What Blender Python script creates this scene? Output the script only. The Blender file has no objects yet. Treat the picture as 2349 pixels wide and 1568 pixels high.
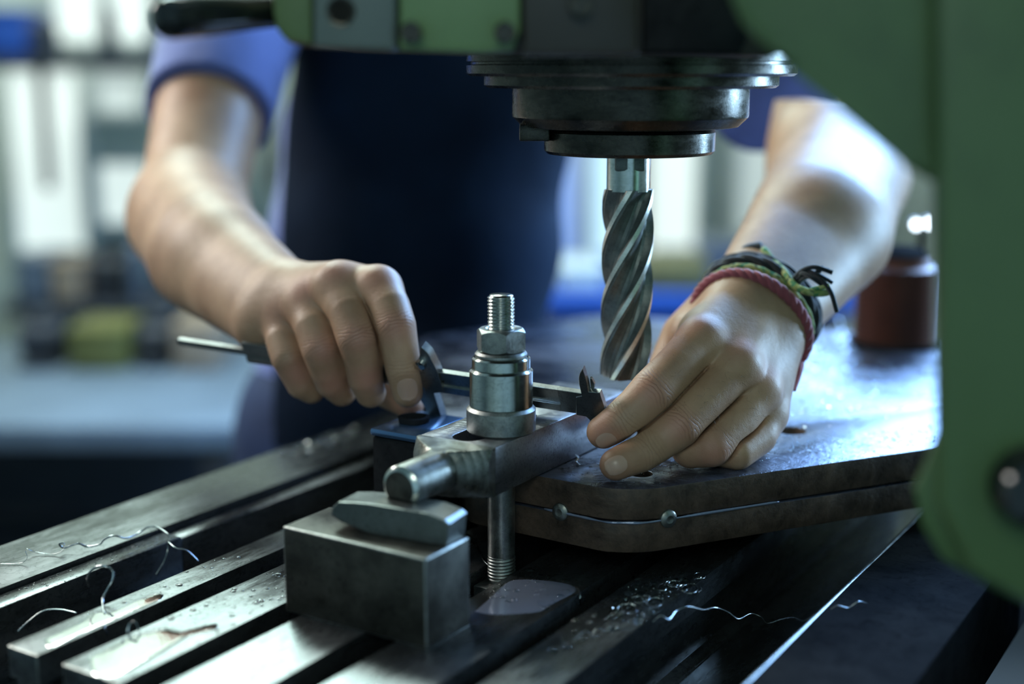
import bpy, bmesh, math, random
import numpy as np
from mathutils import Vector, Matrix

# ------------------------------------------------------------------ camera frame (all lengths in mm, scaled to metres when linked)
S = 0.001
F = 3100.0; PITCH = math.radians(11.38); YAW = math.radians(32.1)
FW0 = np.array([-math.sin(YAW), math.cos(YAW), 0.0]); RT = np.array([math.cos(YAW), math.sin(YAW), 0.0]); UZ = np.array([0, 0, 1.0])
FW = FW0*math.cos(PITCH) - UZ*math.sin(PITCH); UP = FW0*math.sin(PITCH) + UZ*math.cos(PITCH)
CAM = np.array([386.6, -605.1, 274.0])
def ray(px, py): return FW + RT*(px-1174.5)/F - UP*(py-784)/F
def P(px, py, D): return CAM + ray(px, py)*D                       # at depth D along the lens axis
def PZ(px, py, z): v = ray(px, py); return CAM + v*((z-CAM[2])/v[2])
def PV(px, py, H): v = ray(px, py); return CAM + v*(H/np.dot(v, FW0))  # on the upright plane at horizontal distance H
def W(lat, dep, z): p = CAM + RT*lat + FW0*dep; return (p[0], p[1], z)

scene = bpy.context.scene
COL = scene.collection
cam_d = bpy.data.cameras.new('camera'); cam = bpy.data.objects.new('camera', cam_d); COL.objects.link(cam)
cam_d.sensor_width = 36.0; cam_d.lens = F/2349*36.0; cam_d.clip_start = 0.01; cam_d.clip_end = 60
m = Matrix(((RT[0], UP[0], -FW[0], CAM[0]*S), (RT[1], UP[1], -FW[1], CAM[1]*S), (RT[2], UP[2], -FW[2], CAM[2]*S), (0, 0, 0, 1)))
cam.matrix_world = m
cam_d.dof.use_dof = True; cam_d.dof.focus_distance = 0.752; cam_d.dof.aperture_fstop = 2.2
scene.camera = cam
vs = scene.view_settings
vs.view_transform = 'Standard'; vs.look = 'None'; vs.exposure = 0.0; vs.gamma = 1.0; vs.use_curve_mapping = False

# ------------------------------------------------------------------ light
world = bpy.data.worlds.new('workshop_air'); scene.world = world; world.use_nodes = True
world.node_tree.nodes['Background'].inputs[0].default_value = (0.25, 0.38, 0.55, 1)
world.node_tree.nodes['Background'].inputs[1].default_value = 0.25
def area(name, loc, target, sx, sy, power, color):
    l = bpy.data.lights.new(name, 'AREA'); l.shape = 'RECTANGLE'; l.size = sx*S; l.size_y = sy*S; l.energy = power; l.color = color
    o = bpy.data.objects.new(name, l); COL.objects.link(o); o.location = Vector(loc)*S
    o.rotation_euler = (Vector(target)-Vector(loc)).to_track_quat('-Z', 'Y').to_euler()
    return o
# window daylight behind the column, ceiling lamp at left, added rim and fill lights
area('window_daylight', W(800, 2000, 800), (0, 150, 60), 1050, 650, 98, (0.28, 0.54, 1.0))
area('side_rim_light', W(1650, 1400, 360), (60, 150, 200), 300, 500, 34, (0.40, 0.68, 1.0))  # added rim light for the right-hand edges; no window stands here
area('ceiling_lamp_light', W(-720, 2300, 1560), (-120, -120, 0), 520, 620, 24, (0.72, 1.0, 0.93))
area('left_arm_fill_light', W(-1000, 1250, 720), P(480, 560, 980), 420, 420, 10.5, (1.0, 0.97, 0.92))  # added fill aimed at the left arm, no fitting behind it
area('front_fill_light', W(-150, -900, 1000), (100, 0, 60), 500, 500, 4.2, (0.85, 1.0, 0.9))  # added fill from behind the camera for housing and column
area('back_wall_fill_light', W(-900, 2500, 2100), W(-900, 3540, 200), 1600, 500, 60, (0.90, 1.0, 0.93))  # added wash that brightens the back wall, no fitting behind it

# ------------------------------------------------------------------ materials
MATS = {}
def nt(name):
    m = bpy.data.materials.new(name); m.use_nodes = True; MATS[name] = m
    n = m.node_tree.nodes; l = m.node_tree.links; b = n['Principled BSDF']; return m, n, l, b
def noise(n, l, scale, detail=4, rough=0.55, dist=0.0, coord='Object', stretch=None):
    tc = n.new('ShaderNodeTexCoord'); t = n.new('ShaderNodeTexNoise'); t.inputs['Scale'].default_value = scale
    t.inputs['Detail'].default_value = detail; t.inputs['Roughness'].default_value = rough; t.inputs['Distortion'].default_value = dist
    if stretch:
        mp = n.new('ShaderNodeMapping'); mp.inputs['Scale'].default_value = stretch; l.new(tc.outputs[coord], mp.inputs['Vector']); l.new(mp.outputs[0], t.inputs['Vector'])
    else: l.new(tc.outputs[coord], t.inputs['Vector'])
    return t.outputs['Fac']
def ramp(n, l, fac, stops):
    r = n.new('ShaderNodeValToRGB'); e = r.color_ramp.elements
    while len(e) > 1: e.remove(e[-1])
    e[0].position = stops[0][0]; e[0].color = (*stops[0][1], 1) if not isinstance(stops[0][1], float) else (stops[0][1],)*3+(1,)
    for p, c in stops[1:]:
        k = e.new(p); k.color = (*c, 1) if not isinstance(c, float) else (c, c, c, 1)
    l.new(fac, r.inputs[0]); return r.outputs[0]
def bump(n, l, b, h, strength, dist, chain=None):
    k = n.new('ShaderNodeBump'); k.inputs['Strength'].default_value = strength; k.inputs['Distance'].default_value = dist
    l.new(h, k.inputs['Height'])
    if chain is not None: l.new(chain, k.inputs['Normal'])
    l.new(k.outputs[0], b.inputs['Normal']); return k.outputs[0]
def metal(name, c1, c2, metallic, r1, r2, scale=60, stretch=None, bs=0.15, bd=0.0004, grain=900, gstretch=None, gb=0.1, spot=0.35):
    m, n, l, b = nt(name)
    f = noise(n, l, scale, 8, 0.68, 0.3, stretch=stretch); g = noise(n, l, grain, 3, 0.7, 0, stretch=gstretch); h = noise(n, l, scale*6, 4, 0.6, 1.5)
    mx = n.new('ShaderNodeMix'); mx.data_type = 'RGBA'; mx.blend_type = 'MULTIPLY'; mx.inputs[0].default_value = spot
    l.new(ramp(n, l, f, [(0.32, c1), (0.68, c2)]), mx.inputs[6]); l.new(ramp(n, l, h, [(0.34, 0.25), (0.48, 1.0)]), mx.inputs[7]); l.new(mx.outputs[2], b.inputs['Base Color'])
    ra = n.new('ShaderNodeMath'); ra.operation = 'ADD'; l.new(ramp(n, l, f, [(0.3, float(r1)), (0.7, float(r2))]), ra.inputs[0])
    rb = n.new('ShaderNodeMath'); rb.operation = 'MULTIPLY_ADD'; l.new(g, rb.inputs[0]); rb.inputs[1].default_value = 0.24; rb.inputs[2].default_value = -0.12; l.new(rb.outputs[0], ra.inputs[1])
    rc = n.new('ShaderNodeMath'); rc.operation = 'MAXIMUM'; l.new(ra.outputs[0], rc.inputs[0]); rc.inputs[1].default_value = 0.05; l.new(rc.outputs[0], b.inputs['Roughness'])
    b.inputs['Metallic'].default_value = metallic
    k = bump(n, l, b, f, bs, bd)
    bump(n, l, b, g, gb, 0.0003, k)
    return m
def plain(name, c, rough=0.5, metallic=0.0, **kw):
    m, n, l, b = nt(name); b.inputs['Base Color'].default_value = (*c, 1); b.inputs['Roughness'].default_value = rough; b.inputs['Metallic'].default_value = metallic
    f = noise(n, l, kw.get('scale', 25), 4)
    mx = n.new('ShaderNodeMix'); mx.data_type = 'RGBA'; mx.blend_type = 'MULTIPLY'; mx.inputs[0].default_value = kw.get('vary', 0.35)
    mx.inputs[6].default_value = (*c, 1); l.new(ramp(n, l, f, [(0.3, 0.45), (0.7, 1.2)]), mx.inputs[7]); l.new(mx.outputs[2], b.inputs['Base Color'])
    bump(n, l, b, f, kw.get('bs', 0.1), 0.001)
    return m
def emit(name, c, s):
    m, n, l, b = nt(name); b.inputs['Base Color'].default_value = (0.5, 0.5, 0.5, 1); b.inputs['Roughness'].default_value = 0.4
    b.inputs['Emission Color'].default_value = (*c, 1); b.inputs['Emission Strength'].default_value = s; return m

metal('table_iron', (0.05, 0.053, 0.055), (0.16, 0.165, 0.17), 0.85, 0.14, 0.40, 34, stretch=(1, 0.3, 1), bs=0.3, spot=0.6, bd=0.0006, grain=500, gstretch=(1, 0.15, 1))
metal('bright_steel', (0.46, 0.48, 0.45), (0.62, 0.64, 0.61), 1.0, 0.13, 0.24, 40, stretch=(1, 1, 6), bs=0.05, grain=700, gstretch=(1, 1, 5), gb=0.08)
metal('worn_steel', (0.20, 0.20, 0.19), (0.46, 0.47, 0.45), 0.95, 0.28, 0.5, 90, bs=0.3, grain=700, gb=0.2)
metal('ground_steel', (0.20, 0.20, 0.22), (0.38, 0.37, 0.39), 0.95, 0.25, 0.42, 60, stretch=(1, 0.2, 1), bs=0.1, grain=420, gstretch=(0.10, 2.2, 1), gb=1.0, spot=0.5)
metal('nose_steel', (0.13, 0.12, 0.10), (0.32, 0.33, 0.31), 0.9, 0.22, 0.5, 60, bs=0.3, grain=260, gstretch=(0.3, 2, 0.3), gb=0.5)
metal('block_steel', (0.024, 0.021, 0.017), (0.095, 0.088, 0.074), 0.65, 0.32, 0.55, 38, bs=0.3, spot=0.6, grain=800, gb=0.15)
metal('cutter_steel', (0.12, 0.13, 0.125), (0.24, 0.255, 0.24), 0.8, 0.36, 0.58, 120, bs=0.2, grain=900, gb=0.15)
metal('land_steel', (0.66, 0.66, 0.60), (0.85, 0.85, 0.79), 0.95, 0.32, 0.44, 120, bs=0.05, grain=900)
metal('spindle_steel', (0.022, 0.02, 0.016), (0.09, 0.08, 0.065), 0.85, 0.14, 0.38, 50, stretch=(1, 1, 3), bs=0.25, grain=600, gb=0.2)
metal('caliper_steel', (0.26, 0.27, 0.26), (0.36, 0.37, 0.36), 1.0, 0.28, 0.38, 60, bs=0.03, grain=900, gstretch=(6, 1, 1), gb=0.08)
metal('plate_edge', (0.026, 0.017, 0.012), (0.125, 0.080, 0.055), 0.3, 0.35, 0.62, 45, bs=0.8, bd=0.001, grain=500, gb=0.3)
metal('black_metal', (0.012, 0.013, 0.015), (0.03, 0.03, 0.032), 0.0, 0.7, 0.9, 20); MATS['black_metal'].node_tree.nodes['Principled BSDF'].inputs['Specular IOR Level'].default_value = 0.0
metal('chrome', (0.5, 0.5, 0.5), (0.6, 0.6, 0.6), 1.0, 0.08, 0.15, 20, bs=0.0, gb=0.0)
metal('wedge_steel', (0.17, 0.18, 0.17), (0.25, 0.26, 0.25), 0.85, 0.3, 0.42, 50, bs=0.1, grain=700, gb=0.1)

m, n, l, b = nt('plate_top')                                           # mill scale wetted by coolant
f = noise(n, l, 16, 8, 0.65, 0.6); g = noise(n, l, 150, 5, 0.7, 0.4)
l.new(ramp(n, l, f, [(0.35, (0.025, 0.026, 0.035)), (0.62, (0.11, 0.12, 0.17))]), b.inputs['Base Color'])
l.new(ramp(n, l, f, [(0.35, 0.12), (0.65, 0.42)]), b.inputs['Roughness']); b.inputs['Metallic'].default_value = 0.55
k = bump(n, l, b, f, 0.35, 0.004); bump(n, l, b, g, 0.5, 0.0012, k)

def paint(name, c, dark, rough=0.38):
    m, n, l, b = nt(name)
    f = noise(n, l, 7, 6, 0.6, 0.4); g = noise(n, l, 140, 3)
    l.new(ramp(n, l, f, [(0.30, dark), (0.45, c), (0.75, tuple(x*1.15 for x in c))]), b.inputs['Base Color'])
    b.inputs['Roughness'].default_value = rough; k = bump(n, l, b, f, 0.15, 0.002); bump(n, l, b, g, 0.15, 0.0006, k)
paint('green_paint', (0.090, 0.150, 0.055), (0.065, 0.105, 0.042))
paint('panel_green_paint', (0.17, 0.26, 0.11), (0.10, 0.15, 0.07)); paint('worn_green_paint', (0.12, 0.17, 0.06), (0.05, 0.05, 0.025))
paint('grey_green_paint', (0.13, 0.155, 0.14), (0.05, 0.06, 0.055))
paint('brown_grime', (0.035, 0.028, 0.022), (0.02, 0.018, 0.016))
plain('black_grip', (0.012, 0.014, 0.014), 0.12, 0.0, vary=0.1)

m, n, l, b = nt('skin')
at = n.new('ShaderNodeAttribute'); at.attribute_name = 'fold_u'; aw = n.new('ShaderNodeAttribute'); aw.attribute_name = 'fold_w'; ar = n.new('ShaderNodeAttribute'); ar.attribute_name = 'flush'
f = noise(n, l, 28, 5, 0.6); v2 = noise(n, l, 260, 4, 0.7)
cr = ramp(n, l, f, [(0.3, (0.31, 0.165, 0.095)), (0.72, (0.50, 0.30, 0.185))])
mx = n.new('ShaderNodeMix'); mx.data_type = 'RGBA'; l.new(ar.outputs['Fac'], mx.inputs[0]); l.new(cr, mx.inputs[6]); mx.inputs[7].default_value = (0.52, 0.20, 0.15, 1)
nz = n.new('ShaderNodeTexNoise'); tc = n.new('ShaderNodeTexCoord'); l.new(tc.outputs['Object'], nz.inputs['Vector']); nz.inputs['Scale'].default_value = 170; nz.inputs['Detail'].default_value = 2
def mth(op, a, bb=None):
    k = n.new('ShaderNodeMath'); k.operation = op
    for i, x in enumerate((a, bb)):
        if x is None: continue
        if isinstance(x, (int, float)): k.inputs[i].default_value = x
        else: l.new(x, k.inputs[i])
    return k.outputs[0]
ph = mth('ADD', mth('MULTIPLY', at.outputs['Fac'], 1.45), mth('MULTIPLY', nz.outputs['Fac'], 4.0))
wr = mth('POWER', mth('ABSOLUTE', mth('SINE', ph)), 0.35)                 # thin grooves
hgt = mth('MULTIPLY', mth('SUBTRACT', wr, 1.0), aw.outputs['Fac'])
dk = n.new('ShaderNodeMix'); dk.data_type = 'RGBA'; dk.blend_type = 'MULTIPLY'; l.new(mth('MULTIPLY', hgt, -0.75), dk.inputs[0]); l.new(mx.outputs[2], dk.inputs[6]); dk.inputs[7].default_value = (0.35, 0.2, 0.15, 1)  # fold shading put into the skin colour along the grooves
l.new(dk.outputs[2], b.inputs['Base Color'])
k1 = bump(n, l, b, hgt, 0.45, 0.0007); k2 = bump(n, l, b, v2, 0.35, 0.0006, k1); 
vo = n.new('ShaderNodeTexVoronoi'); l.new(tc.outputs['Object'], vo.inputs['Vector']); vo.inputs['Scale'].default_value = 900; vo.feature = 'DISTANCE_TO_EDGE'
bump(n, l, b, vo.outputs['Distance'], 0.3, 0.0003, k2)
b.inputs['Roughness'].default_value = 0.5; b.inputs['Subsurface Weight'].default_value = 0.12; b.inputs['Subsurface Radius'].default_value = (0.9, 0.35, 0.2); b.inputs['Subsurface Scale'].default_value = 0.004
m, n, l, b = nt('nail'); b.inputs['Base Color'].default_value = (0.50, 0.31, 0.23, 1); b.inputs['Roughness'].default_value = 0.3; b.inputs['Subsurface Weight'].default_value = 0.1; b.inputs['Subsurface Scale'].default_value = 0.002
m, n, l, b = nt('hair'); b.inputs['Base Color'].default_value = (0.10, 0.075, 0.055, 1); b.inputs['Roughness'].default_value = 0.5

def cloth(name, c, scale=500, fuzz=0.3):
    m, n, l, b = nt(name); f = noise(n, l, 12, 4); g = noise(n, l, scale, 3)
    l.new(ramp(n, l, f, [(0.3, tuple(x*0.7 for x in c)), (0.7, tuple(x*1.2 for x in c))]), b.inputs['Base Color'])
    b.inputs['Roughness'].default_value = 0.85; b.inputs['Sheen Weight'].default_value = fuzz; k = bump(n, l, b, f, 0.4, 0.01); bump(n, l, b, g, 0.3, 0.001, k)
cloth('blue_shirt', (0.11, 0.15, 0.42)); cloth('navy_apron', (0.005, 0.012, 0.028), fuzz=0.0); MATS['navy_apron'].node_tree.nodes['Principled BSDF'].inputs['Specular IOR Level'].default_value = 0.1; cloth('navy_trousers', (0.012, 0.03, 0.10), fuzz=0.0)
cloth('red_cord', (0.34, 0.07, 0.09), 900); cloth('black_cord', (0.010, 0.012, 0.018), 900)
m, n, l, b = nt('green_yellow_cord')
tc = n.new('ShaderNodeTexCoord'); vo = n.new('ShaderNodeTexVoronoi'); vo.inputs['Scale'].default_value = 420; l.new(tc.outputs['Object'], vo.inputs['Vector'])
l.new(ramp(n, l, vo.outputs['Color'], [(0.2, (0.05, 0.22, 0.10)), (0.45, (0.24, 0.30, 0.08)), (0.7, (0.50, 0.50, 0.22)), (0.85, (0.05, 0.10, 0.04))]), b.inputs['Base Color']); b.inputs['Roughness'].default_value = 0.8

m, n, l, b = nt('coolant')
b.inputs['Base Color'].default_value = (0.93, 0.99, 0.97, 1); b.inputs['Roughness'].default_value = 0.03; b.inputs['Transmission Weight'].default_value = 1.0; b.inputs['IOR'].default_value = 1.34
bump(n, l, b, noise(n, l, 220, 3), 0.12, 0.001)
m, n, l, b = nt('milky_sheen_coolant'); b.inputs['Base Color'].default_value = (0.26, 0.29, 0.40, 1); b.inputs['Roughness'].default_value = 0.10; b.inputs['Metallic'].default_value = 0.5  # lavender base puts the puddle's blue reflection into the colour; bead is milky
bump(n, l, b, noise(n, l, 120, 3), 0.1, 0.001)

plain('wall_paint', (0.50, 0.57, 0.50), 0.8, scale=3, vary=0.5)
plain('concrete', (0.05, 0.055, 0.06), 0.6, scale=4)
plain('bench_blue_grey', (0.13, 0.17, 0.21), 0.5, scale=6, vary=0.5)
plain('dark_clutter', (0.035, 0.04, 0.05), 0.5, 0.3)
plain('grey_clutter', (0.16, 0.19, 0.24), 0.4, 0.5)
plain('white_clutter', (0.55, 0.60, 0.57), 0.6)
plain('tan_clutter', (0.30, 0.22, 0.15), 0.6)
plain('yellow_plastic', (0.13, 0.125, 0.03), 0.5)
plain('blue_plastic', (0.02, 0.08, 0.35), 0.4)
plain('olive_paint', (0.14, 0.12, 0.04), 0.5)
plain('copper_brown', (0.13, 0.045, 0.028), 0.45, 0.3, scale=60)
plain('blue_sheen_steel', (0.12, 0.22, 0.40), 0.22, 0.8)  # blue light on the step block's top put into its colour
emit('pale_window', (0.80, 0.93, 0.86), 0.85)
emit('dim_window', (0.66, 0.80, 0.74), 0.5)
emit('blue_window', (0.45, 0.75, 1.0), 1.1)
emit('deep_blue_window', (0.02, 0.16, 0.70), 0.9)
emit('tube', (0.85, 1.0, 0.95), 4.0)
M = MATS

# ------------------------------------------------------------------ mesh helpers
def tag(o, label=None, cat=None, group=None, kind=None):
    if label: o['label'] = label
    if cat: o['category'] = cat
    if group: o['group'] = group
    if kind: o['kind'] = kind
    return o
def link(name, me, mats, parent=None, smooth=True, loc=None):
    """mesh data in mm, world frame; the object's origin goes to loc (or the mesh centre)"""
    co = np.empty(len(me.vertices)*3, np.float32); me.vertices.foreach_get('co', co); co = co.reshape(-1, 3)
    c = np.array(loc, float) if loc is not None else (co.min(0)+co.max(0))/2 if len(co) else np.zeros(3)
    me.vertices.foreach_set('co', ((co-c)*S).astype(np.float32).ravel()); me.update()
    for mm_ in (mats if isinstance(mats, (list, tuple)) else [mats]): me.materials.append(M[mm_])
    if smooth: me.polygons.foreach_set('use_smooth', [True]*len(me.polygons))
    o = bpy.data.objects.new(name, me); COL.objects.link(o); o.location = Vector(c)*S
    if parent is not None:
        o.parent = parent; o.location = Vector(c)*S - parent.location
        if parent.parent is not None: o.location -= parent.parent.location
    return o
def empty(name, loc): o = bpy.data.objects.new(name, None); COL.objects.link(o); o.location = Vector(loc)*S; o.empty_display_size = 0.01; return o
def from_py(v, f): me = bpy.data.meshes.new('mesh'); me.from_pydata([tuple(map(float, p)) for p in v], [], f); me.update(); return me
def bm_mesh(bm): me = bpy.data.meshes.new('mesh'); bmesh.ops.recalc_face_normals(bm, faces=bm.faces); bm.to_mesh(me); bm.free(); return me
def bevel(bm, w, seg=2, ang=0.5):
    es = [e for e in bm.edges if len(e.link_faces) == 2 and e.calc_face_angle(0) > ang]
    if w > 0 and es: bmesh.ops.bevel(bm, geom=es, offset=w, offset_type='OFFSET', segments=seg, profile=0.5, affect='EDGES', clamp_overlap=True)
def box(name, x0, x1, y0, y1, z0, z1, mat, parent=None, bv=1.0, seg=2, frame=None):
    bm = bmesh.new(); r = bmesh.ops.create_cube(bm, size=1)
    for v in bm.verts:
        p = ((x0 if v.co.x < 0 else x1), (y0 if v.co.y < 0 else y1), (z0 if v.co.z < 0 else z1)); v.co = p
    bevel(bm, bv, seg)
    if frame:
        for v in bm.verts: v.co = frame(*v.co)
    return link(name, bm_mesh(bm), mat, parent, smooth=False) if bv <= 0 else shade(link(name, bm_mesh(bm), mat, parent))
def shade(o, ang=0.6):
    me = o.data
    me.polygons.foreach_set('use_smooth', [True]*len(me.polygons))
    bm = bmesh.new(); bm.from_mesh(me)
    for e in bm.edges: e.smooth = not (len(e.link_faces) == 2 and e.calc_face_angle(0) > ang)
    bm.to_mesh(me); bm.free(); return o
def prism(poly, z0, z1, bv=0.0, frame=None, seg=2):
    """poly: [(x,y)] extruded z0..z1"""
    bm = bmesh.new(); vs_ = [bm.verts.new((x, y, z0)) for x, y in poly]; f = bm.faces.new(vs_)
    r = bmesh.ops.extrude_face_region(bm, geom=[f])
    for v in [g for g in r['geom'] if isinstance(g, bmesh.types.BMVert)]: v.co.z = z1
    bevel(bm, bv, seg)
    if frame:
        for v in bm.verts: v.co = Vector(tuple(frame(*v.co)))
    return bm_mesh(bm)
def lathe(prof, c=(0, 0), seg=96, axis=None, closed=False):
    """prof [(r,z)], vertical axis at c; axis=(origin,dir) for another axis"""
    v = []; f = []
    for r, z in prof:
        for i in range(seg):
            a = 2*math.pi*i/seg; v.append((r*math.cos(a), r*math.sin(a), z))
    nprof = len(prof)
    for j in range(nprof-1 + (1 if closed else 0)):
        for i in range(seg):
            a0 = j*seg+i; a1 = j*seg+(i+1) % seg; b0 = ((j+1) % nprof)*seg+i; b1 = ((j+1) % nprof)*seg+(i+1) % seg
            f.append((a0, a1, b1, b0))
    if not closed:
        f.append(tuple(range(seg-1, -1, -1))); f.append(tuple((nprof-1)*seg+i for i in range(seg)))
    v = np.array(v)
    if axis is None: v = v + np.array([c[0], c[1], 0])
    else:
        o_, d = np.array(axis[0], float), np.array(axis[1], float); d = d/np.linalg.norm(d)
        u = np.cross(d, [0, 0, 1.0]); u = u/np.linalg.norm(u) if np.linalg.norm(u) > 1e-6 else np.array([1.0, 0, 0]); w = np.cross(d, u)
        v = o_ + v[:, :1]*u + v[:, 1:2]*w + v[:, 2:]*d
    me = from_py(v, f); bm = bmesh.new(); bm.from_mesh(me); bmesh.ops.recalc_face_normals(bm, faces=bm.faces); bm.to_mesh(me); bm.free(); return me
def lathe_obj(name, prof, mat, parent=None, **k): return shade(link(name, lathe(prof, **k), mat, parent), 0.5)
def tube(pts, rad, seg=8, flat=1.0, cap=True, twist=0.0):
    pts = np.array(pts, float); n_ = len(pts); rad = np.broadcast_to(np.array(rad, float), (n_,))
    T = np.gradient(pts, axis=0); T /= np.linalg.norm(T, axis=1)[:, None]+1e-9
    u = np.cross(T[0], [0.3, 0.1, 1.0]); u /= np.linalg.norm(u); v = []; f = []
    for i in range(n_):
        u = u - T[i]*np.dot(u, T[i]); u /= np.linalg.norm(u); w = np.cross(T[i], u)
        for k in range(seg):
            a = 2*math.pi*k/seg + twist*i; v.append(pts[i]+rad[i]*(math.cos(a)*u+math.sin(a)*w*flat))
    for i in range(n_-1):
        for k in range(seg): f.append((i*seg+k, i*seg+(k+1) % seg, (i+1)*seg+(k+1) % seg, (i+1)*seg+k))
    if cap: f.append(tuple(range(seg-1, -1, -1))); f.append(tuple((n_-1)*seg+k for k in range(seg)))
    return v, f
def tube_obj(name, pts, rad, mat, parent=None, **k): v, f = tube(pts, rad, **k); return link(name, from_py(v, f), mat, parent)
def smoothcurve(pts, n_=60):
    pts = np.array(pts, float); out = []
    Q = np.vstack([2*pts[0]-pts[1], pts, 2*pts[-1]-pts[-2]]); m_ = max(2, n_//(len(pts)-1))
    for i in range(1, len(Q)-2):
        for t in np.linspace(0, 1, m_, endpoint=False):
            p0, p1, p2, p3 = Q[i-1:i+3]
            out.append(0.5*((2*p1)+(-p0+p2)*t+(2*p0-5*p1+4*p2-p3)*t*t+(-p0+3*p1-3*p2+p3)*t**3))
    out.append(pts[-1]); return np.array(out)
rnd = random.Random(7)
def worn_edges(o, mat='worn_steel', lim=0.985):
    o.data.materials.append(M[mat]); k = len(o.data.materials)-1
    for p in o.data.polygons:
        if max(abs(p.normal.x), abs(p.normal.y), abs(p.normal.z)) < lim: p.material_index = k
    return o
WF = lambda x, y, z: W(x, y, z)

# ------------------------------------------------------------------ the room
FZ = -880; CZ = 2300
tag(box('floor', -3600, 3200, -1600, 3600, FZ-60, FZ, 'concrete', bv=0, frame=WF), kind='structure')
tag(box('ceiling', -3600, 3200, -1600, 3600, CZ, CZ+60, 'wall_paint', bv=0, frame=WF), kind='structure')
tag(box('wall_back', -3600, 3200, 3540, 3600, FZ, CZ, 'wall_paint', bv=0, frame=WF), kind='structure')
tag(box('wall_left', -3660, -3600, -1600, 3600, FZ, CZ, 'wall_paint', bv=0, frame=WF), kind='structure')
tag(box('wall_right', 3200, 3260, -1600, 3600, FZ, CZ, 'wall_paint', bv=0, frame=WF), kind='structure')
tag(box('wall_front', -3600, 3200, -1660, -1600, FZ, CZ, 'wall_paint', bv=0, frame=WF), kind='structure')
def lat(px, H): return (px-1174.5)/3162*H
def zz(py, H): return CAM[2]-H*math.tan(PITCH+math.atan((py-784)/F))
def window(name, px0, px1, py0, py1, mat, H=3500, bars=1):
    x0, x1, z1, z0 = lat(px0, H), lat(px1, H), zz(py0, H), zz(py1, H)
    e = empty(name, W((x0+x1)/2, H, z0)); tag(e, kind='structure')
    w = 26
    box('window_frame', x0-w, x0, H-20, H+38, z0-w, z1+w, 'white_clutter', e, 3, frame=WF); box('window_frame', x1, x1+w, H-20, H+38, z0-w, z1+w, 'white_clutter', e, 3, frame=WF)
    box('window_frame', x0, x1, H-20, H+38, z1, z1+w, 'white_clutter', e, 3, frame=WF); box('window_frame', x0, x1, H-20, H+38, z0-w, z0, 'white_clutter', e, 3, frame=WF)
    for i in range(bars):
        a, b_ = x0+(x1-x0)*i/bars, x0+(x1-x0)*(i+1)/bars
        box('pane', a+(4 if i else 0), b_-(4 if i < bars-1 else 0), H, H+8, z0, z1, mat, e, 0, frame=WF)
        if i: box('glazing_bar', a-5, a+5, H-12, H+10, z0, z1, 'white_clutter', e, 1, frame=WF)
    return e
window('window_1', 20, 175, 150, 570, 'pale_window')
window('window_2', 215, 330, 375, 510, 'pale_window')
window('window_3', 225, 320, 160, 250, 'dim_window')
window('window_4', 140, 235, -120, 90, 'pale_window')
window('window_5', 268, 345, -120, 90, 'pale_window')
window('window_6', 1492, 1600, 150, 590, 'pale_window')
window('window_7', 1352, 1420, 200, 590, 'blue_window')
window('window_8', 1240, 1338, 200, 620, 'deep_blue_window')
window('window_9', 1700, 1960, -300, 520, 'dim_window', bars=2)

# background benches and clutter -------------------------------------------------
def bench(name, x0, x1, d0, d1, zt, label, mat='bench_blue_grey'):
    e = tag(empty(name, W((x0+x1)/2, (d0+d1)/2, FZ)), label, 'bench')
    box('bench_top', x0, x1, d0, d1, zt-40, zt, mat, e, 4, frame=WF)
    for sx in (x0+20, x1-80):
        for sy in (d0+20, d1-80): box('leg', sx, sx+60, sy, sy+60, FZ, zt-40, 'dark_clutter', e, 3, frame=WF)
    box('lower_shelf', x0+20, x1-20, d0+40, d1-40, FZ+180, FZ+210, 'dark_clutter', e, 3, frame=WF)
    box('side_panel', x0+30, x1-30, d1-40, d1-25, FZ+210, zt-40, 'dark_clutter', e, 2, frame=WF)
    return e
bench('workbench', -1250, -440, 2150, 2850, -300, 'long pale blue-grey workbench at the far left behind the man')
bench('workbench', 60, 760, 2500, 3100, -140, 'far workbench with blue cover seen beside the cutter', 'blue_plastic')
def crate(px0, px1, py0, py1, H, dp, mat, name, label, cat, kind=0, group=None, zb=None):
    x0, x1, z1, z0 = lat(px0, H), lat(px1, H), zz(py0, H), zb if zb is not None else zz(py1, H)
    e = tag(empty(name, W((x0+x1)/2, H+dp/2, z0)), label, cat, group)
    if kind == 0:      # lidded box
        box('body', x0, x1, H, H+dp, z0, z0+(z1-z0)*0.86, mat, e, 5, frame=WF); box('lid', x0-4, x1+4, H-4, H+dp+4, z0+(z1-z0)*0.86, z1, mat, e, 3, frame=WF)
    elif kind == 1:    # motor: drum, foot, cap
        r = (z1-z0)*0.42; c = W((x0+x1)/2, H+dp/2, z0+r*1.15)
        lathe_obj('drum', [(r*0.7, (x0-x1)/2), (r, (x0-x1)/2+8), (r, (x1-x0)/2-8), (r*0.6, (x1-x0)/2)], mat, e, seg=32, axis=(c, RT))
        box('foot', x0+10, x1-10, H+10, H+dp-10, z0, z0+r*0.35, mat, e, 3, frame=WF); box('terminal_box', (x0+x1)/2-25, (x0+x1)/2+25, H+dp/2-25, H+dp/2+25, z0+2*r, z1+4, mat, e, 3, frame=WF)
    else:              # bottle / tin
        r = (x1-x0)/2; lathe_obj('body', [(r*0.9, z0), (r, z0+5), (r, z0+(z1-z0)*0.75), (r*0.45, z0+(z1-z0)*0.88)], mat, e, seg=24, c=W((x0+x1)/2, H+r, 0)[:2])
        lathe_obj('cap', [(r*0.42, z0+(z1-z0)*0.88), (r*0.42, z1)], 'dark_clutter', e, seg=24, c=W((x0+x1)/2, H+r, 0)[:2])
    return e
SH = 2850
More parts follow.
